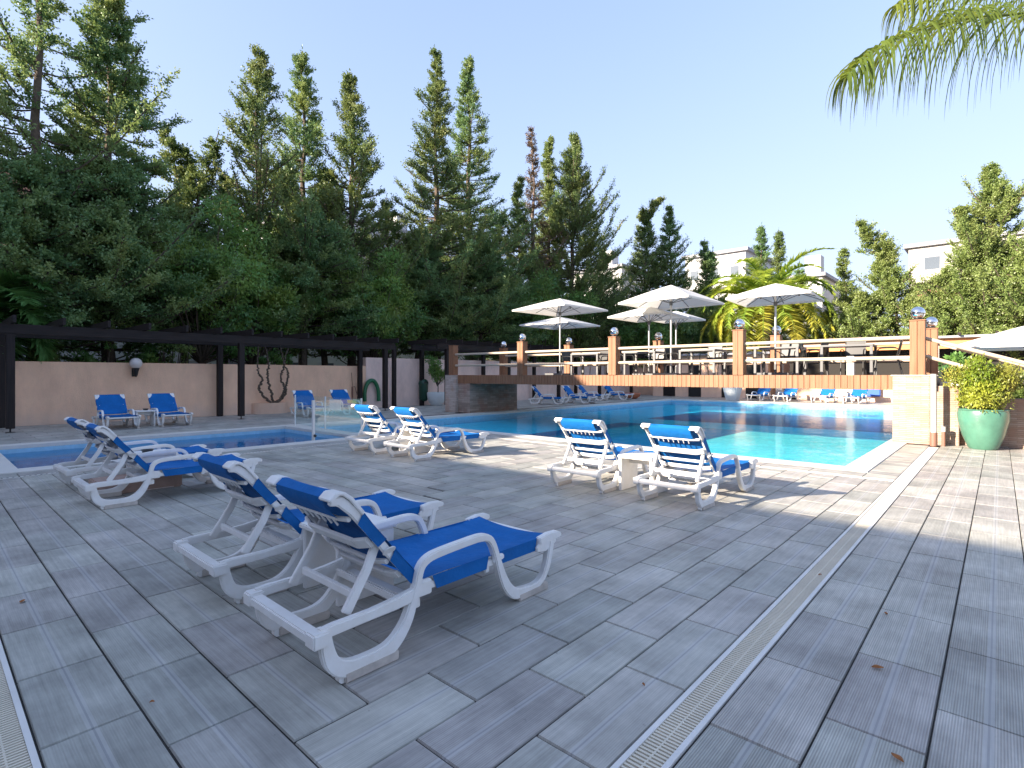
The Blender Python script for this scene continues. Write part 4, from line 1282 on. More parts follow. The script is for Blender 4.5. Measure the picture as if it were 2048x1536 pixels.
con('conifer directly behind the date palm crown', 1524, y=46, H=13.6, Rm=2.2, seed=26, mat='f_dark', z0=1, ragged=.4)
con('thinner conifer behind the date palm, beside the parasol tip', 1558, y=45, H=12.6, Rm=1.9, seed=27, mat='f_mid', z0=1)
con('tiny slanting conifer past the date palm', 1600, y=45, H=9.6, Rm=1.9, seed=127, mat='f_dark', z0=.6)
con('slender spire conifer alone against the open sky', 1690, y=41, H=9.8, Rm=1.5, seed=28, mat='f_yel', spire=.6, z0=.5)
con('leaning conifer whose crooked top points at the single slender spire', 1805, y=41, H=9.6, Rm=3.2, seed=29, mat='f_yel', density=1.7, ragged=.35, z0=.4, lean=ln(-1.2), fill=1.2, fork=[(8.2, 11.1, .75, ln(-1.9), (0, 0))])
con('large bright conifer in front of the cream balcony block', 1985, y=39.5, H=12.9, Rm=3.5, seed=30, mat='f_yel', density=1.8, upturn=.75, ragged=.45, z0=.4, fill=1.2, fork=[(6, 10.6, .9, ln(-1.9), (0, 0))])
con('bright bushy conifer cut off by the picture edge', 2095, y=37.5, H=9.6, Rm=3.6, seed=31, mat='f_yel', density=1.9, ragged=.3, z0=.3, fill=1.2)
con('low dense conifer between the leaning tree and the large bright one', 1890, y=39.0, H=7.6, Rm=3.0, seed=32, mat='f_yel', density=1.7, ragged=.3, z0=.3, fill=1.1)
con('low conifer filling the gap between the date palm and the leaning tree', 1722, y=39, H=6.6, Rm=2.4, seed=33, mat='f_yel', density=1.6, ragged=.4, z0=.3)
con('dark low conifer touching the date palm fronds', 1655, y=40, H=5.6, Rm=2.2, seed=34, mat='f_mid', density=1.5, z0=.3)
con('mid height conifer filling the gap left of the long thin spire', 650, x=-26, H=12.4, Rm=2.6, seed=201, mat='f_mid', z0=2.5, ragged=.5, upturn=.6)
con('mid height dark conifer between the upcurved-arm tree and the crooked pair', 452, x=-26.5, H=10.8, Rm=2.6, seed=202, mat='f_dark', z0=2.5, ragged=.5)
con('bushy mid height conifer just past the long thin spire', 775, x=-26, H=11.6, Rm=2.9, seed=203, mat='f_mid', z0=2.5, ragged=.5, upturn=.5)
con('bushy conifer low beside the tall twin, on its open side', 1000, x=-26.5, H=13.2, Rm=2.8, seed=204, mat='f_dark', z0=2.5, ragged=.5, upturn=.5)
con('mid height conifer in front of the slender pointed one', 570, x=-25.6, H=11.4, Rm=2.6, seed=205, mat='f_mid', z0=2.5, ragged=.5, upturn=.5)
con('small conifer at the shoulder of the broad sunlit tree', 1205, x=-25, H=12.2, Rm=2.8, seed=206, mat='f_dark', z0=1.5, ragged=.5, upturn=.6)
# lower storey behind the walls
con('wide dark spreading tree over the pergola corner', 60, x=-23.4, H=8.6, Rm=4.0, mat='f_dark', seed=41, z0=3.0, density=1.6, upturn=.15, ragged=.4, fill=1.15, spire=0)
con('dark spreading tree with drooping boughs above the globe wall lamp', 215, x=-23.6, H=9.2, Rm=4.0, mat='f_dark', seed=42, z0=3.0, density=1.6, upturn=.15, ragged=.4, fill=1.15, spire=0)
bsh('fine leaved light green tree above the bare vine', 400, x=-23.4, H=8.0, Rm=2.9, mat='f_leaf', seed=43, n=26000, z0=2.4, blobs=26, leaf=.10, hang=.4)
bsh('bushy green tree behind the middle of the pergola', 500, x=-24, H=6.6, Rm=2.6, mat='f_leaf', seed=44, n=20000, z0=2.3, blobs=22)
con('dark bushy tree behind the pergola between two conifer trunks', 610, x=-24, H=9.6, Rm=3.8, mat='f_dark', seed=45, z0=2.9, density=1.6, upturn=.15, ragged=.4, fill=1.15, spire=0)
bsh('dark round tree overhanging the end of the pergola', 740, x=-23.4, H=7.4, Rm=3.0, mat='f_leaf', seed=46, n=24000, z0=2.2, blobs=24)
con('dark green tree behind the potted white tub', 835, x=-25, H=10.0, Rm=3.8, mat='f_dark', seed=47, z0=2.9, density=1.6, upturn=.15, ragged=.4, fill=1.15, spire=0)
con('dark tree behind the checkered rafter ends', 960, x=-24, H=10.2, Rm=4.5, mat='f_dark', seed=48, z0=2.9, density=1.6, upturn=.15, ragged=.4, fill=1.15, spire=0)
bsh('green tree behind the pair of pool parasols', 1085, x=-24, H=9.0, Rm=3.8, mat='f_leaf', seed=49, n=24000, z0=2.0, blobs=26, leaf=.13)
bsh('dark tree in the far corner behind the small parasol', 1205, y=39, H=8.2, Rm=3.6, mat='f_dark', seed=50, n=24000, z0=1.0, blobs=26, leaf=.14)
bsh('dark hedge tree below the tallest parasol', 1310, y=38.6, H=6.4, Rm=3.4, mat='f_leaf', seed=51, n=20000, z0=.6, blobs=24, leaf=.14)
bsh('dark hedge tree beside the date palm', 1400, y=40.5, H=7.2, Rm=3.2, mat='f_dark', seed=52, n=20000, z0=.6, blobs=24, leaf=.14)
for i, (u, x, H, Rm, lb) in enumerate([(95, -22.6, 2.9, 1.0, 'yellow green shrub peeping over the wall next to the pergola corner post'),
                                       (300, -22.8, 2.8, .9, 'light green shrub peeping over the wall beyond the globe lamp'),
                                       (345, -22.4, 2.9, .8, 'yellowish shrub over the wall, last before the dark middle post'),
                                       (560, -22.8, 2.7, .9, 'dark shrub over the wall behind the bare vine'),
                                       (200, -22.4, 2.5, .9, 'low shrub behind the wall beneath the dark spreading trees')]):
    bsh(lb, u, x=x, H=H, Rm=Rm, mat='f_yel' if i in (0, 2) else 'f_leaf', seed=60 + i, n=2600, z0=.5, blobs=12, name='garden_shrub', cat='shrub', group='shrubs peeping over the salmon wall', leaf=.10)

# ------------------------------------------------------------------ palms
def frond(rs, pts, Lmax, n, wleaf, droop=.5, tips=.25):
    """leaflets along a rachis polyline; returns arrays"""
    P = np.array(pts); m = len(P) - 1
    q = np.repeat(np.linspace(.04, 1, n), 2); side = np.tile([-1, 1], n)
    idx = q * m; i0 = np.minimum(idx.astype(int), m - 1); fr = (idx - i0)[:, None]
    B_ = P[i0] * (1 - fr) + P[i0 + 1] * fr
    t = unit(P[i0 + 1] - P[i0])
    lat = unit(np.cross(t, np.array([0, 0, 1.0]))) * side[:, None]
    L = Lmax * (np.sin(np.pi * np.clip(q * .86 + .10, 0, 1)) * .85 + tips) * rs.uniform(.8, 1.15, len(q))
    return B_, t, lat, L, q
def palm_crown(name, fronds, leaf_segments=3, seed=5, fwd=.45):
    rs = np.random.RandomState(seed)
    V = []; T_ = []
    mbr = MB()
    for (pts, Lmax, n, w, droop, tone) in fronds:
        B_, t, lat, L, q = frond(rs, pts, Lmax, n, w)
        k = len(B_)
        d0 = unit(t * (fwd + .5 * q[:, None] ** 3) + lat * .85 + rs.normal(size=(k, 3)) * .10 + np.array([0, 0, .18]))
        prev = B_
        wd = w
        dirv = d0
        sidev = unit(np.cross(d0, np.array([0, 0, 1.0]) + rs.normal(size=(k, 3)) * .3))
        for s_ in range(leaf_segments):
            nxt = prev + dirv * (L / leaf_segments)[:, None]
            w0 = wd * (1 - s_ / leaf_segments) ** .6; w1 = wd * (1 - (s_ + 1) / leaf_segments) ** .6 + .001
            quad = np.stack([prev - sidev * w0 / 2, prev + sidev * w0 / 2, nxt + sidev * w1 / 2, nxt - sidev * w1 / 2], axis=1)
            V.append(quad.reshape(-1, 3)); T_.append(np.repeat(np.clip(tone + rs.uniform(-.2, .25, k), 0, 1), 4))
            prev = nxt
            dirv = unit(dirv + np.array([0, 0, -1.0]) * droop * rs.uniform(.6, 1.3, (k, 1)))
        mbr.tube([tuple(p) for p in pts], [.022 * (1 - .85 * i / (len(pts) - 1)) * (w / .035) for i in range(len(pts))], 5)
    V = np.concatenate(V).astype(np.float32); T_ = np.concatenate(T_); n = len(V) // 4
    me = bpy.data.meshes.new(name)
    me.vertices.add(4 * n); me.vertices.foreach_set("co", V.ravel())
    me.loops.add(4 * n); me.loops.foreach_set("vertex_index", np.arange(4 * n, dtype=np.int32))
    me.polygons.add(n); me.polygons.foreach_set("loop_start", np.arange(0, 4 * n, 4, dtype=np.int32))
    me.update(calc_edges=True)
    ca = me.color_attributes.new("tone", 'FLOAT_COLOR', 'POINT')
    ca.data.foreach_set("color", np.stack([T_, T_, T_, np.ones_like(T_)], axis=1).astype(np.float32).ravel())
    return me, mbr
def arch(a, Lf, el, drop, base=(0, 0, 0), n=12):
    pts = []; x = 0; z = 0; e = el
    for i in range(n + 1):
        pts.append((base[0] + math.cos(a) * x, base[1] + math.sin(a) * x, base[2] + z))
        x += Lf / n * math.cos(e); z += Lf / n * math.sin(e); e -= drop / n * (1 + .6 * i / n)
    return pts
def date_palm(x, y, hc, Lf, label, seed, nf=46, mats=('f_palm', 'f_palmy')):
    rp = random.Random(seed)
    root = empty('date_palm', (x, y, -.04), 0, label, 'palm tree')
    up = []; low = []
    for i in range(nf):
        a = i * 2.39996 + rp.uniform(-.2, .2); q = i / nf
        el = R(82 - 95 * q + rp.uniform(-6, 6)); dr = R(80 + 40 * rp.random())
        L_ = Lf * rp.uniform(.82, 1.0)
        (up if q < .60 else low).append((arch(a, L_, el, dr, (math.cos(a) * .2, math.sin(a) * .2, hc)), .80, 90, .095, .22, .25 + .5 * rp.random() if q < .6 else .5 * rp.random() + .3))
    m1, r1 = palm_crown('crown', up, 2, seed); link('crown', m1, MT[mats[0]], root)
    m2, r2 = palm_crown('crown', low, 2, seed + 1); link('lower_fronds', m2, MT[mats[1]], root)
    mb = MB(); mb.v = r1.v; mb.f = r1.f; mb.add(r2.v, r2.f); mb.build('frond_stalks', MT[mats[0]], root)
    t = MB(); prof = []
    for i in range(40):
        z = hc * i / 39
        prof.append((.34 + .04 * (i % 2) + (.25 * max(0, i - 30) / 9), z))
    t.lathe(prof, 14); t.build('trunk', MT['barkpale'], root)
x, y, d = on_y(36.9 + 1.2, 1532)
date_palm(x, y, 6.0, 5.7, 'large date palm with green and yellow arching fronds behind the parasols', 71, 64)
# date palm whose leaves reach over the pergola corner
x, y, d = on_x(-21.9, -60)
date_palm(x, y, 3.2, 2.5, 'date palm whose feathery fronds reach over the pergola corner', 72, 30, ('f_potgreen', 'f_potgreen'))

# palm over the camera's right: fronds hang into the upper corner of the view
def cam_pt(u, v, d):
    l = (u - 1024) / 1080 * d
    return (-SN * d + CS * l, CS * d + SN * l, 1.45 - (v - 750) / 1080 * d)
qp = empty('queen_palm', (0, 0, 0), 0, 'queen palm whose feathery frond hangs into the top corner against the sky', 'palm tree')
base = cam_pt(2800, -330, 5.4)
paths = [[(2800, -330, 5.4), (2500, -190, 5.2), (2270, -60, 5.0), (2120, 8, 4.85), (2048, 26, 4.75), (1960, 34, 4.65), (1900, 44, 4.58), (1840, 58, 4.5), (1789, 80, 4.45), (1740, 106, 4.4), (1712, 128, 4.36), (1692, 152, 4.33)],
         [(2800, -330, 5.4), (2480, -260, 5.6), (2250, -150, 5.5), (2100, -75, 5.4), (1990, -35, 5.3), (1900, -20, 5.25), (1830, -8, 5.2), (1790, 12, 5.15)],
         [(2800, -330, 5.4), (2700, -420, 4.4), (2600, -380, 3.6)], [(2800, -330, 5.4), (2950, -420, 6.2), (3050, -300, 7.0)],
         [(2800, -330, 5.4), (2700, -450, 6.4), (2600, -350, 7.2)]]
for i, pp in enumerate(paths):
    pts = [cam_pt(*p) for p in pp]
    pts = smoothpath(pts, 3)
    me, rb = palm_crown('frond', [(pts, .78, 140 if i < 2 else 60, .021, 1.0, .5 if i < 2 else .4)], 6, 90 + i, .18)
    f_ = link('frond', me, MT['f_frond'], qp)
    rb.build('frond_stalk', MT['f_frond'], f_)
t = MB(); t.lathe([(.17 - .0012 * i, .12 * i) for i in range(int((base[2] + .04) / .12) + 1)], 12, (base[0], base[1], -.04)); t.build('trunk', MT['barkpale'], qp)

# ------------------------------------------------------------------ potted plants
def jar(prof, name, mat, parent, c=(0, 0, 0)):
    g = MB(); g.lathe(prof, 32, c); return g.build(name, mat, parent, smooth=True)
X, Y, dd = on_y(14.05, 1966)
pp = empty('glazed_pot', (X, Y, 0), 0, 'jade green glazed pot standing before the ledgestone wall', 'plant pot')
jar([(.001, .02), (.25, 0), (.29, .04), (.40, .30), (.475, .60), (.485, .74), (.47, .80), (.485, .82), (.47, .835), (.445, .82), (.43, .76), (.001, .75)], 'jar', MT['greenpot'], pp)
pp.scale = (.82, .82, .94)
c_, s_ = bushy(81, 1.72, .66, .80, 17000, leaf=.062, blobs=52, stemr=.012, flat=.9, hollow=.2)
pl = empty('potted_shrub', (X, Y, 0), 0, 'bright yellow green shrub growing in the jade green pot', 'shrub')
link('foliage', c_, MT['f_potplant'], pl); s_.build('stem', MT['bark'], pl)
pl.scale = (.70, .70, 1.0)
X, Y, dd = on_x(-19.75, 873)
wp = empty('white_pot', (X, Y, 0), 0, 'round white pot holding a small tree beside the bridge abutment', 'plant pot')
jar([(.001, .01), (.22, 0), (.34, .14), (.43, .38), (.45, .58), (.44, .64), (.41, .64), (.40, .56), (.001, .55)], 'jar', MT['whitepot'], wp)
c_, s_ = bushy(82, 2.35, .52, 1.15, 3800, leaf=.065, blobs=18, stemr=.03, flat=1.1)
pl = empty('potted_tree', (X, Y, .0), 0, 'small light green tree growing from the round white pot', 'small tree')
link('foliage', c_, MT['f_leaf'], pl); s_.build('stem', MT['bark'], pl)
X, Y, dd = on_x(-17.5, 1262)
o = jar([(.001, 0), (.30, .02), (.50, .18), (.56, .34), (.52, .36), (.001, .30)], 'terracotta_bowl', MT['terracotta'], None); o.location = (-16.6, 29.2, 0)
tag(o, 'wide terracotta bowl on the far paving seen below the bridge', 'plant pot')
X, Y, dd = on_y(31.6, 1465)
g = MB(); g.add([(-.28, -.28, 0), (.28, -.28, 0), (.28, .28, 0), (-.28, .28, 0), (-.42, -.42, .75), (.42, -.42, .75), (.42, .42, .75), (-.42, .42, .75)], [(0, 3, 2, 1), (4, 5, 6, 7), (0, 1, 5, 4), (1, 2, 6, 5), (2, 3, 7, 6), (3, 0, 4, 7)])
o = g.build('square_planter', MT['whitepot'], bevel=.015); o.location = (X, Y, 0); tag(o, 'white square tapered planter on the far bank below the bridge', 'plant pot')
# hedge and shrubs past the stairs
for i, (u, y_, H, Rm, lb) in enumerate([(1900, 19.0, 1.9, .85, 'green bush behind the stair rail posts'), (1962, 19.4, 1.75, .9, 'rounded green bush under the low white parasol'),
                                         (2030, 16.4, 1.75, .55, 'leafy bush at the picture edge above the ledgestone wall')]):
    bsh(lb, u, y=y_, H=H, Rm=Rm, mat='f_leaf' if i < 2 else 'f_yel', seed=84 + i, n=5200, z0=.25, blobs=18, name='garden_shrub', cat='shrub', group='bushes beyond the bridge stairs', leaf=.09)

# ------------------------------------------------------------------ parasols
def parasol(x, y, zb, zp, half, label, rz=0, drop=.42, base=True):
    """half: half the side of the square canopy; zb floor height, zp height of the peak"""
    root = empty('parasol', (x, y, zb), rz, label, 'parasol', 'white square parasols by the pool')
    hp = zp - zb
    ze = hp - drop
    m_ = MB()
    n = 6
    V = []; F = []
    # each of four sectors, slightly sagging between the ribs
    ring = []
    corners = [(-1, -1), (1, -1), (1, 1), (-1, 1)]
    per = []
    for k in range(4):
        a, b = corners[k], corners[(k + 1) % 4]
        for i in range(4): per.append((a[0] + (b[0] - a[0]) * i / 4, a[1] + (b[1] - a[1]) * i / 4))
    V.append((0, 0, hp))
    for j in range(1, n + 1):
        q = j / n
        for k, (px, py) in enumerate(per):
            e = 0.0 if k % 4 == 0 else (.035 if k % 2 == 0 else .03)
            z = hp - drop * (q ** 1.08) - e * math.sin(math.pi * q) * .7
            V.append((px * half * q, py * half * q, z))
    m = len(per)
    for k in range(m): F.append((0, 1 + k, 1 + (k + 1) % m))
    for j in range(n - 1):
        for k in range(m): F.append((1 + j * m + k, 1 + (j + 1) * m + k, 1 + (j + 1) * m + (k + 1) % m, 1 + j * m + (k + 1) % m))
    b0 = len(V)
    for k, (px, py) in enumerate(per): V.append((px * half, py * half, ze - .055))
    for k in range(m): F.append((1 + (n - 1) * m + k, b0 + k, b0 + (k + 1) % m, 1 + (n - 1) * m + (k + 1) % m))
    m_.add(V, F)
    m_.build('canopy', MT['canopy'], root, smooth=True, auto=25)
    p = MB(); p.tube([(0, 0, .02), (0, 0, hp - .02)], .027, 10); p.build('pole', MT['alu'], root, smooth=True)
    h_ = MB(); h_.tube([(0, 0, hp - .62), (0, 0, hp - .5)], .05, 10); h_.tube([(0, 0, hp - .12), (0, 0, hp - .04)], .055, 10); h_.build('hub', MT['greymetal'], root, smooth=True)
    for (cx_, cy_) in corners + [(0, -1), (1, 0), (0, 1), (-1, 0)]:
        r_ = MB(); r_.tube([(0, 0, hp - .07), (cx_ * half * .97, cy_ * half * .97, ze - .02)], .011, 5)
        ro = r_.build('rib', MT['greymetal'], root)
        s_ = MB(); s_.tube([(0, 0, hp - .56), (cx_ * half * .48, cy_ * half * .48, hp - .09 - drop * .48)], .009, 5); s_.sphere((cx_ * half * .48, cy_ * half * .48, hp - .10 - drop * .48), .028, 8, 6)
        s_.build('strut', MT['greymetal'], ro)
    if base:
        g = MB(); g.box(-.40, .40, -.40, .40, 0, .06); g.tube([(0, 0, .06), (0, 0, .30)], .038, 10); g.build('base', MT['greymetal'], root, bevel=.008)
    return root
def par_at(u, yy, v_apex, half_px, label, rz=0, drop=.42):
    X, Y, d = on_y(yy, u)
    h = half_px / 1080 * d / math.sqrt(2) / math.cos(0) 
    return parasol(X, Y, ZB, zat(v_apex, d), h, label, rz, drop)
par_at(1120, 15.9, 597, 96, 'white square parasol nearest the dark abutment end of the bridge', R(-3))
par_at(1120, 19.2, 634, 82, 'shaded bluish white parasol behind the one at the abutment end', R(2), .36).location.z = ZB
par_at(1342, 15.4, 570, 106, 'largest white parasol, at the middle of the bridge', R(-3), .54)
par_at(1298, 16.3, 612, 84, 'small white parasol partly covered by the largest one', R(0), .36)
par_at(1352, 18.9, 622, 62, 'lowest white parasol tucked behind the largest one', R(2), .30)
par_at(1551, 15.9, 567, 106, 'white parasol standing before the date palm', R(4), .42)
X, Y, d = on_y(17.3, 2060)
parasol(X, Y, 0, 2.62, 1.0 * 1.25, 'low white parasol at ground level beyond the bridge stairs', R(-4), .5)
# raised platform the rear parasols stand on, behind the bridge
pf = MB()
for (x0, x1) in ((-14.0, -11.6), (-9.4, -6.9)): pf.box(x0, x1, YB + .0, 19.9, ZB - .2, ZB - .01)
o = pf.build('side_landing', M('landing_boards', (0.20, 0.14, 0.10), .7, var=.2), br)

# ------------------------------------------------------------------ tables and chairs on the bridge
def make_bar_table(wx=1.1, wy=.8):
    root = empty('terrace_table')
    t = MB(); t.box(-wx / 2, wx / 2, -wy / 2, wy / 2, .70, .745); t.build('table_top', MT['greymetal'], root, bevel=.004)
    for sx in (-1, 1):
        for sy in (-1, 1):
            l = MB(); x0, y0 = sx * (wx / 2 - .035), sy * (wy / 2 - .035)
            l.box(x0 - .03, x0 + .03, y0 - .03, y0 + .03, 0, .699); l.build('leg', MT['greymetal'], root, bevel=.003)
    return root
def make_chair():
    root = empty('terrace_chair')
    s_ = MB(); s_.box(-.22, .22, -.21, .22, .42, .45); s_.build('seat', MT['black'], root, bevel=.006)
    b_ = MB(); b_.add([(-.21, .22, .50), (.21, .22, .50), (.21, .30, .88), (-.21, .30, .88), (-.21, .235, .50), (.21, .235, .50), (.21, .315, .88), (-.21, .315, .88)],
                      [(0, 1, 2, 3), (7, 6, 5, 4), (0, 4, 5, 1), (1, 5, 6, 2), (2, 6, 7, 3), (3, 7, 4, 0)]); b_.build('backrest', MT['black'], root, bevel=.004)
    for sx in (-1, 1):
        l = MB(); l.tube(smoothpath([(sx * .24, -.26, 0), (sx * .24, -.22, .40), (sx * .25, -.20, .62), (sx * .25, -.10, .66), (sx * .25, .14, .66), (sx * .24, .22, .62)], 3), .013, 6); l.build('front_leg', MT['black'], root, smooth=True)
        l = MB(); l.tube([(sx * .23, .30, 0), (sx * .22, .20, .44), (sx * .22, .30, .88)], .013, 6); l.build('rear_leg', MT['black'], root, smooth=True)
    return root
BT = make_bar_table(); CH = make_chair()
tb = [(1697, 15.45, R(2), 'grey metal table on the bridge closest to the sunlit stone pillar'), (1560, 15.5, R(0), 'grey table on the bridge around the pole of the palm-side parasol'),
      (1405, 15.5, R(-3), 'grey table on the bridge just before the third post'), (1290, 15.6, R(0), 'grey table on the bridge behind the largest parasol pole'), (1180, 15.7, R(2), 'grey table on the bridge nearest the first parasol')]
for u, yy, rz, lb in tb:
    X, Y, d = on_y(yy, u)
    o = copy_tree(BT); o.location = (X, Y, ZB - .01); o.rotation_euler = (0, 0, rz); tag(o, lb, 'table', 'grey tables on the bridge')
    side = {1697: 'the sunlit pillar', 1560: 'the palm-side parasol', 1405: 'the third bridge post', 1290: 'the largest parasol', 1180: 'the first parasol'}[u]
    for (dx, dy, r2, w_) in ((-.78, 0, R(90), 'end chair on the abutment side of the table by '), (.78, .05, R(-90), 'end chair on the pillar side of the table by '), (.0, .62, R(0), 'black chair beyond the table by ')):
        c = copy_tree(CH); c.location = (X + dx, Y + dy, ZB - .01); c.rotation_euler = (0, 0, r2 + rng.uniform(-.2, .2))
        tag(c, ('black ' if w_[0] == 'e' else '') + w_ + side, 'chair', 'black chairs around the bridge tables')
drop_tree(BT); drop_tree(CH)

# ------------------------------------------------------------------ far terrace building
far = empty('pool_bar', (0, 0, 0), 0, 'low pool bar with orange fascia and white columns on the far bank', 'building')
m_ = MB(); m_.box(-9.8, 12.0, 33.9, 34.1, 2.75, 3.25); m_.build('fascia', MT['orange'], far)
m_ = MB(); m_.box(-10.1, 12.3, 33.6, 36.44, 3.253, 3.36); m_.build('roof', MT['roofgrey'], far)
for i, xx in enumerate((-9.6, -6.0, -2.4, 1.2, 4.8, 8.4)):
    m_ = MB(); m_.box(xx - .17, xx + .17, 33.88, 34.22, 0, 2.749 if False else 3.25); o = m_.build('column', MT['cream'], far, bevel=.01)
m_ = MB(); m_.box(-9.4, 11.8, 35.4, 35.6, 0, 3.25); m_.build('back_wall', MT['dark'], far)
m_ = MB(); m_.box(-8.8, -3.0, 34.5, 35.0, 0, 1.1); m_.box(-1.8, 4.2, 34.5, 35.0, 0, 1.1); m_.build('counter', MT['stucco'], far)
for i, (xx, ww) in enumerate(((-5.6, .9), (-1.9, 1.1), (.3, 1.0))):
    m_ = MB(); m_.box(xx, xx + ww, 34.24, 34.45, .3, 1.25); o = m_.build('drinks_cooler', MT['blueitem'], bevel=.03)
    tag(o, ['blue cooler at the dark counter seen between the bridge rails', 'blue cooler beside the white column near the stairs', 'blue cooler seen past the stair rail'][i], 'cooler', 'blue coolers at the pool bar')
for i in range(16):
    m_ = MB(); m_.box(-9.6 + 1.35 * i, -9.48 + 1.35 * i, 33.35, 33.9, 3.37, 3.48); m_.build('rafter_end', MT['darkwood'], far)
# dark doors along the salmon far wall
bl2 = empty('changing_block', (0, 0, 0), 0, 'salmon changing block with dark doorways in the far corner', 'building')
m_ = MB(); m_.box(-18.0, -10.4, 34.6, 36.44, 0, 2.72); m_.build('wall', MT['stucco'], bl2)
m_ = MB(); m_.box(-18.2, -10.2, 34.2, 36.44, 2.723, 2.85); m_.build('roof', MT['roofgrey'], bl2)
for i, xx in enumerate((-17.2, -15.4, -13.2, -11.7)):
    m_ = MB(); m_.box(xx, xx + .85, 34.57, 34.6, 0.02, 2.1); m_.build('door', MT['dark'] if i % 2 else MT['darkwood'], bl2)

# ------------------------------------------------------------------ houses beyond the trees
def block(label, x0, x1, y0, y1, h, wall, storeys, face='y', nwin=6, roof=True, name='apartment_building', balc=True, roofm='roofgrey', chimney=None):
    """box with storeys of windows and balcony bands on its pool-facing side (-y or +x)"""
    root = empty(name, (0, 0, 0), 0, label, 'building', 'buildings beyond the trees')
    m_ = MB(); m_.box(x0, x1, y0, y1, -.04, h); w = m_.build('wall', wall, root)
    if roof:
        m_ = MB(); m_.box(x0 - .35, x1 + .35, y0 - .35, y1 + .35, h + .003, h + .35); r_ = m_.build('roof', MT[roofm], root)
        if chimney:
            m_ = MB(); m_.box(chimney[0] - .7, chimney[0] + .7, chimney[1] - .7, chimney[1] + .7, h + .353, h + 2.2); m_.build('chimney', wall, r_)
    sh = h / storeys
    for s_ in range(storeys):
        z0 = sh * s_
        if balc and s_:
            b_ = MB()
            if face == 'y': b_.box(x0 + .4, x1 - .4, y0 - 1.3, y0 - .003, z0 - .15, z0 + .95)
            else: b_.box(x1 + .003, x1 + 1.3, y0 + .4, y1 - .4, z0 - .15, z0 + .95)
            b_.build('balcony', wall, root)
        for k in range(nwin):
            a0, a1 = (x0, x1) if face == 'y' else (y0, y1)
            st_ = (a1 - a0) / nwin
            c0 = a0 + st_ * (k + .5); ww = min(.55, st_ * .2)
            f_ = MB(); g_ = MB()
            if face == 'y':
                f_.box(c0 - ww - .08, c0 + ww + .08, y0 - .06, y0 - .002, z0 + .95, z0 + min(sh - .45, 2.35)); g_.box(c0 - ww, c0 + ww, y0 - .075, y0 - .0605, z0 + 1.03, z0 + min(sh - .53, 2.27))
            else:
                f_.box(x1 + .002, x1 + .06, c0 - ww - .08, c0 + ww + .08, z0 + .95, z0 + min(sh - .45, 2.35)); g_.box(x1 + .0605, x1 + .075, c0 - ww, c0 + ww, z0 + 1.03, z0 + min(sh - .53, 2.27))
            fo = f_.build('window', MT['housewhite'], root); g_.build('pane', MT['window'], fo)
    return root
block('cream block with long balconies behind the large bright conifer', -6.3, 18, 62, 74, 13.2, MT['cream'], 4, 'y', 7, True, roofm='orange' if False else 'roofgrey')
cb = bpy.data.objects['apartment_building']
for k in range(3):
    for (xa, xb) in ((-5.9, -2.6), (-2.1, 1.6), (2.2, 6.0)):
        m_ = MB(); m_.box(xa, xb, 61.93, 61.995, 3.3 * (k + 1) + 1.75, 3.3 * (k + 1) + 2.65); m_.build('recess_shade_panel', MT['pink'] if k == 1 else MT['roofgrey'], cb)  # flat panels: recess shade put into the grey, rose is wall render
block('white flat-roofed block between the date palm and the small twin conifer', -28, -21, 62, 72, 15.3, MT['housewhite'], 4, 'y', 3)
block('low white block with a chimney behind the date palm tips', -19.5, -13.0, 60, 70, 11.2, MT['housewhite'], 3, 'y', 3, chimney=(-13.9, 61))
block('white house end seen between the broad conifer and the bent topped one', -38, -31.4, 53, 60, 13.5, MT['housewhite'], 4, 'y', 2, chimney=(-33.5, 54))
block('tall white block glimpsed through the thin spires', -62, -48, 24, 50, 16.8, MT['housewhite'], 5, 'x', 7, chimney=(-49, 35.6))
block('rose coloured block glimpsed through the ragged edge conifer', -72, -58, -6, 9, 18.0, MT['pink'], 5, 'x', 4)
block('white villa whose walls show between trunks above the salmon wall', -44, -34, -3, 12, 5.6, MT['housewhite'], 2, 'x', 6, name='villa', balc=False)
block('second white villa beyond the wall behind the vine', -44, -34.5, 13.5, 27, 6.0, MT['housewhite'], 2, 'x', 6, name='villa', balc=False)
block('third white villa behind the abutment end trees', -46, -36, 29, 45, 7.0, MT['housewhite'], 2, 'x', 6, name='villa', balc=False)
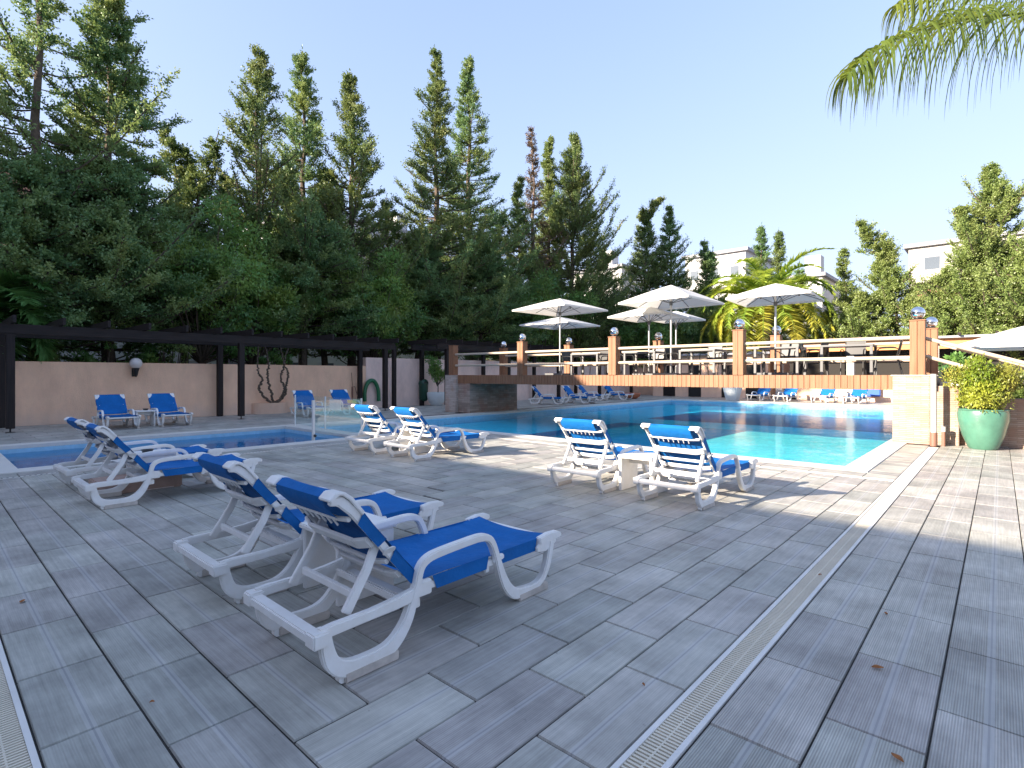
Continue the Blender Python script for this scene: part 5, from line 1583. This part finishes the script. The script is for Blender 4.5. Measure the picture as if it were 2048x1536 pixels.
# unseen hotel behind the viewer, its blocks placed and sized to cast the shade
block('unseen low hotel wing behind the camera, sized to shade the near paving', -22.1, 30, -24, -10, 7.0, MT['cream'], 2, 'back', 0, False, name='unseen_hotel_wing')
block('unseen middle hotel block added beside the low wing to shape the shade', -29.5, -22.2, -30, -10, 12.4, MT['cream'], 4, 'back', 0, False, name='added_hotel_step')
block('unseen tall hotel tower beyond the low wing, sized to shade the salmon wall', -70, -29.6, -30, -10, 16.4, MT['cream'], 6, 'back', 0, False, name='unseen_hotel_tower')
hw = bpy.data.objects['unseen_hotel_wing']
for k in range(12):
    for z in (.9, 4.2):
        g_ = MB(); g_.box(-20 + 4 * k, -17.6 + 4 * k, -9.99, -9.96, z, z + 2.1); g_.build('window', MT['window'], hw)

# ------------------------------------------------------------------ fallen leaves
def leaf_on(u, v, label, s=.05, rz=.5):
    d = 1566 / (v - 750)
    l = (u - 1024) / 1080 * d
    x, y = -SN * d + CS * l, CS * d + SN * l
    m_ = MB()
    V = []
    for i in range(7):
        t = i / 6; w = s * .28 * math.sin(math.pi * t) + .001
        V += [(s * (t - .5), -w, .004 + .006 * math.sin(t * 3)), (s * (t - .5), 0, .008 + .008 * math.sin(t * 3)), (s * (t - .5), w, .005 + .006 * math.sin(t * 3))]
    F = []
    for i in range(6):
        a = 3 * i
        F += [(a, a + 1, a + 4, a + 3), (a + 1, a + 2, a + 5, a + 4)]
    m_.add(V, F)
    o = m_.build('fallen_leaf', MT['deadleaf']); o.location = (x, y, .003); o.rotation_euler = (0, 0, rz)
    tag(o, label, 'leaf', 'dry leaves lying on the paving')
leaf_on(1755, 1338, 'orange brown dry leaf on the ribbed tiles near the camera', .055, .6)
leaf_on(1772, 1230, 'small crumpled dark leaf on the ribbed tiles', .03, 2.0)
leaf_on(1640, 1152, 'tiny brown leaf lying on the long drain', .028, .9)
leaf_on(1795, 1520, 'thin dark twig-like leaf on the tiles nearest the camera', .05, 2.6)
leaf_on(1287, 1373, 'tiny dark leaf on the plank tiles beside the long drain', .02, 2.6)
leaf_on(304, 1408, 'tiny dark leaf on the plank tiles in the near corner', .02, 1.0)
leaf_on(45, 1205, 'thin dark leaf on the plank tiles beside the short drain', .05, -.5)
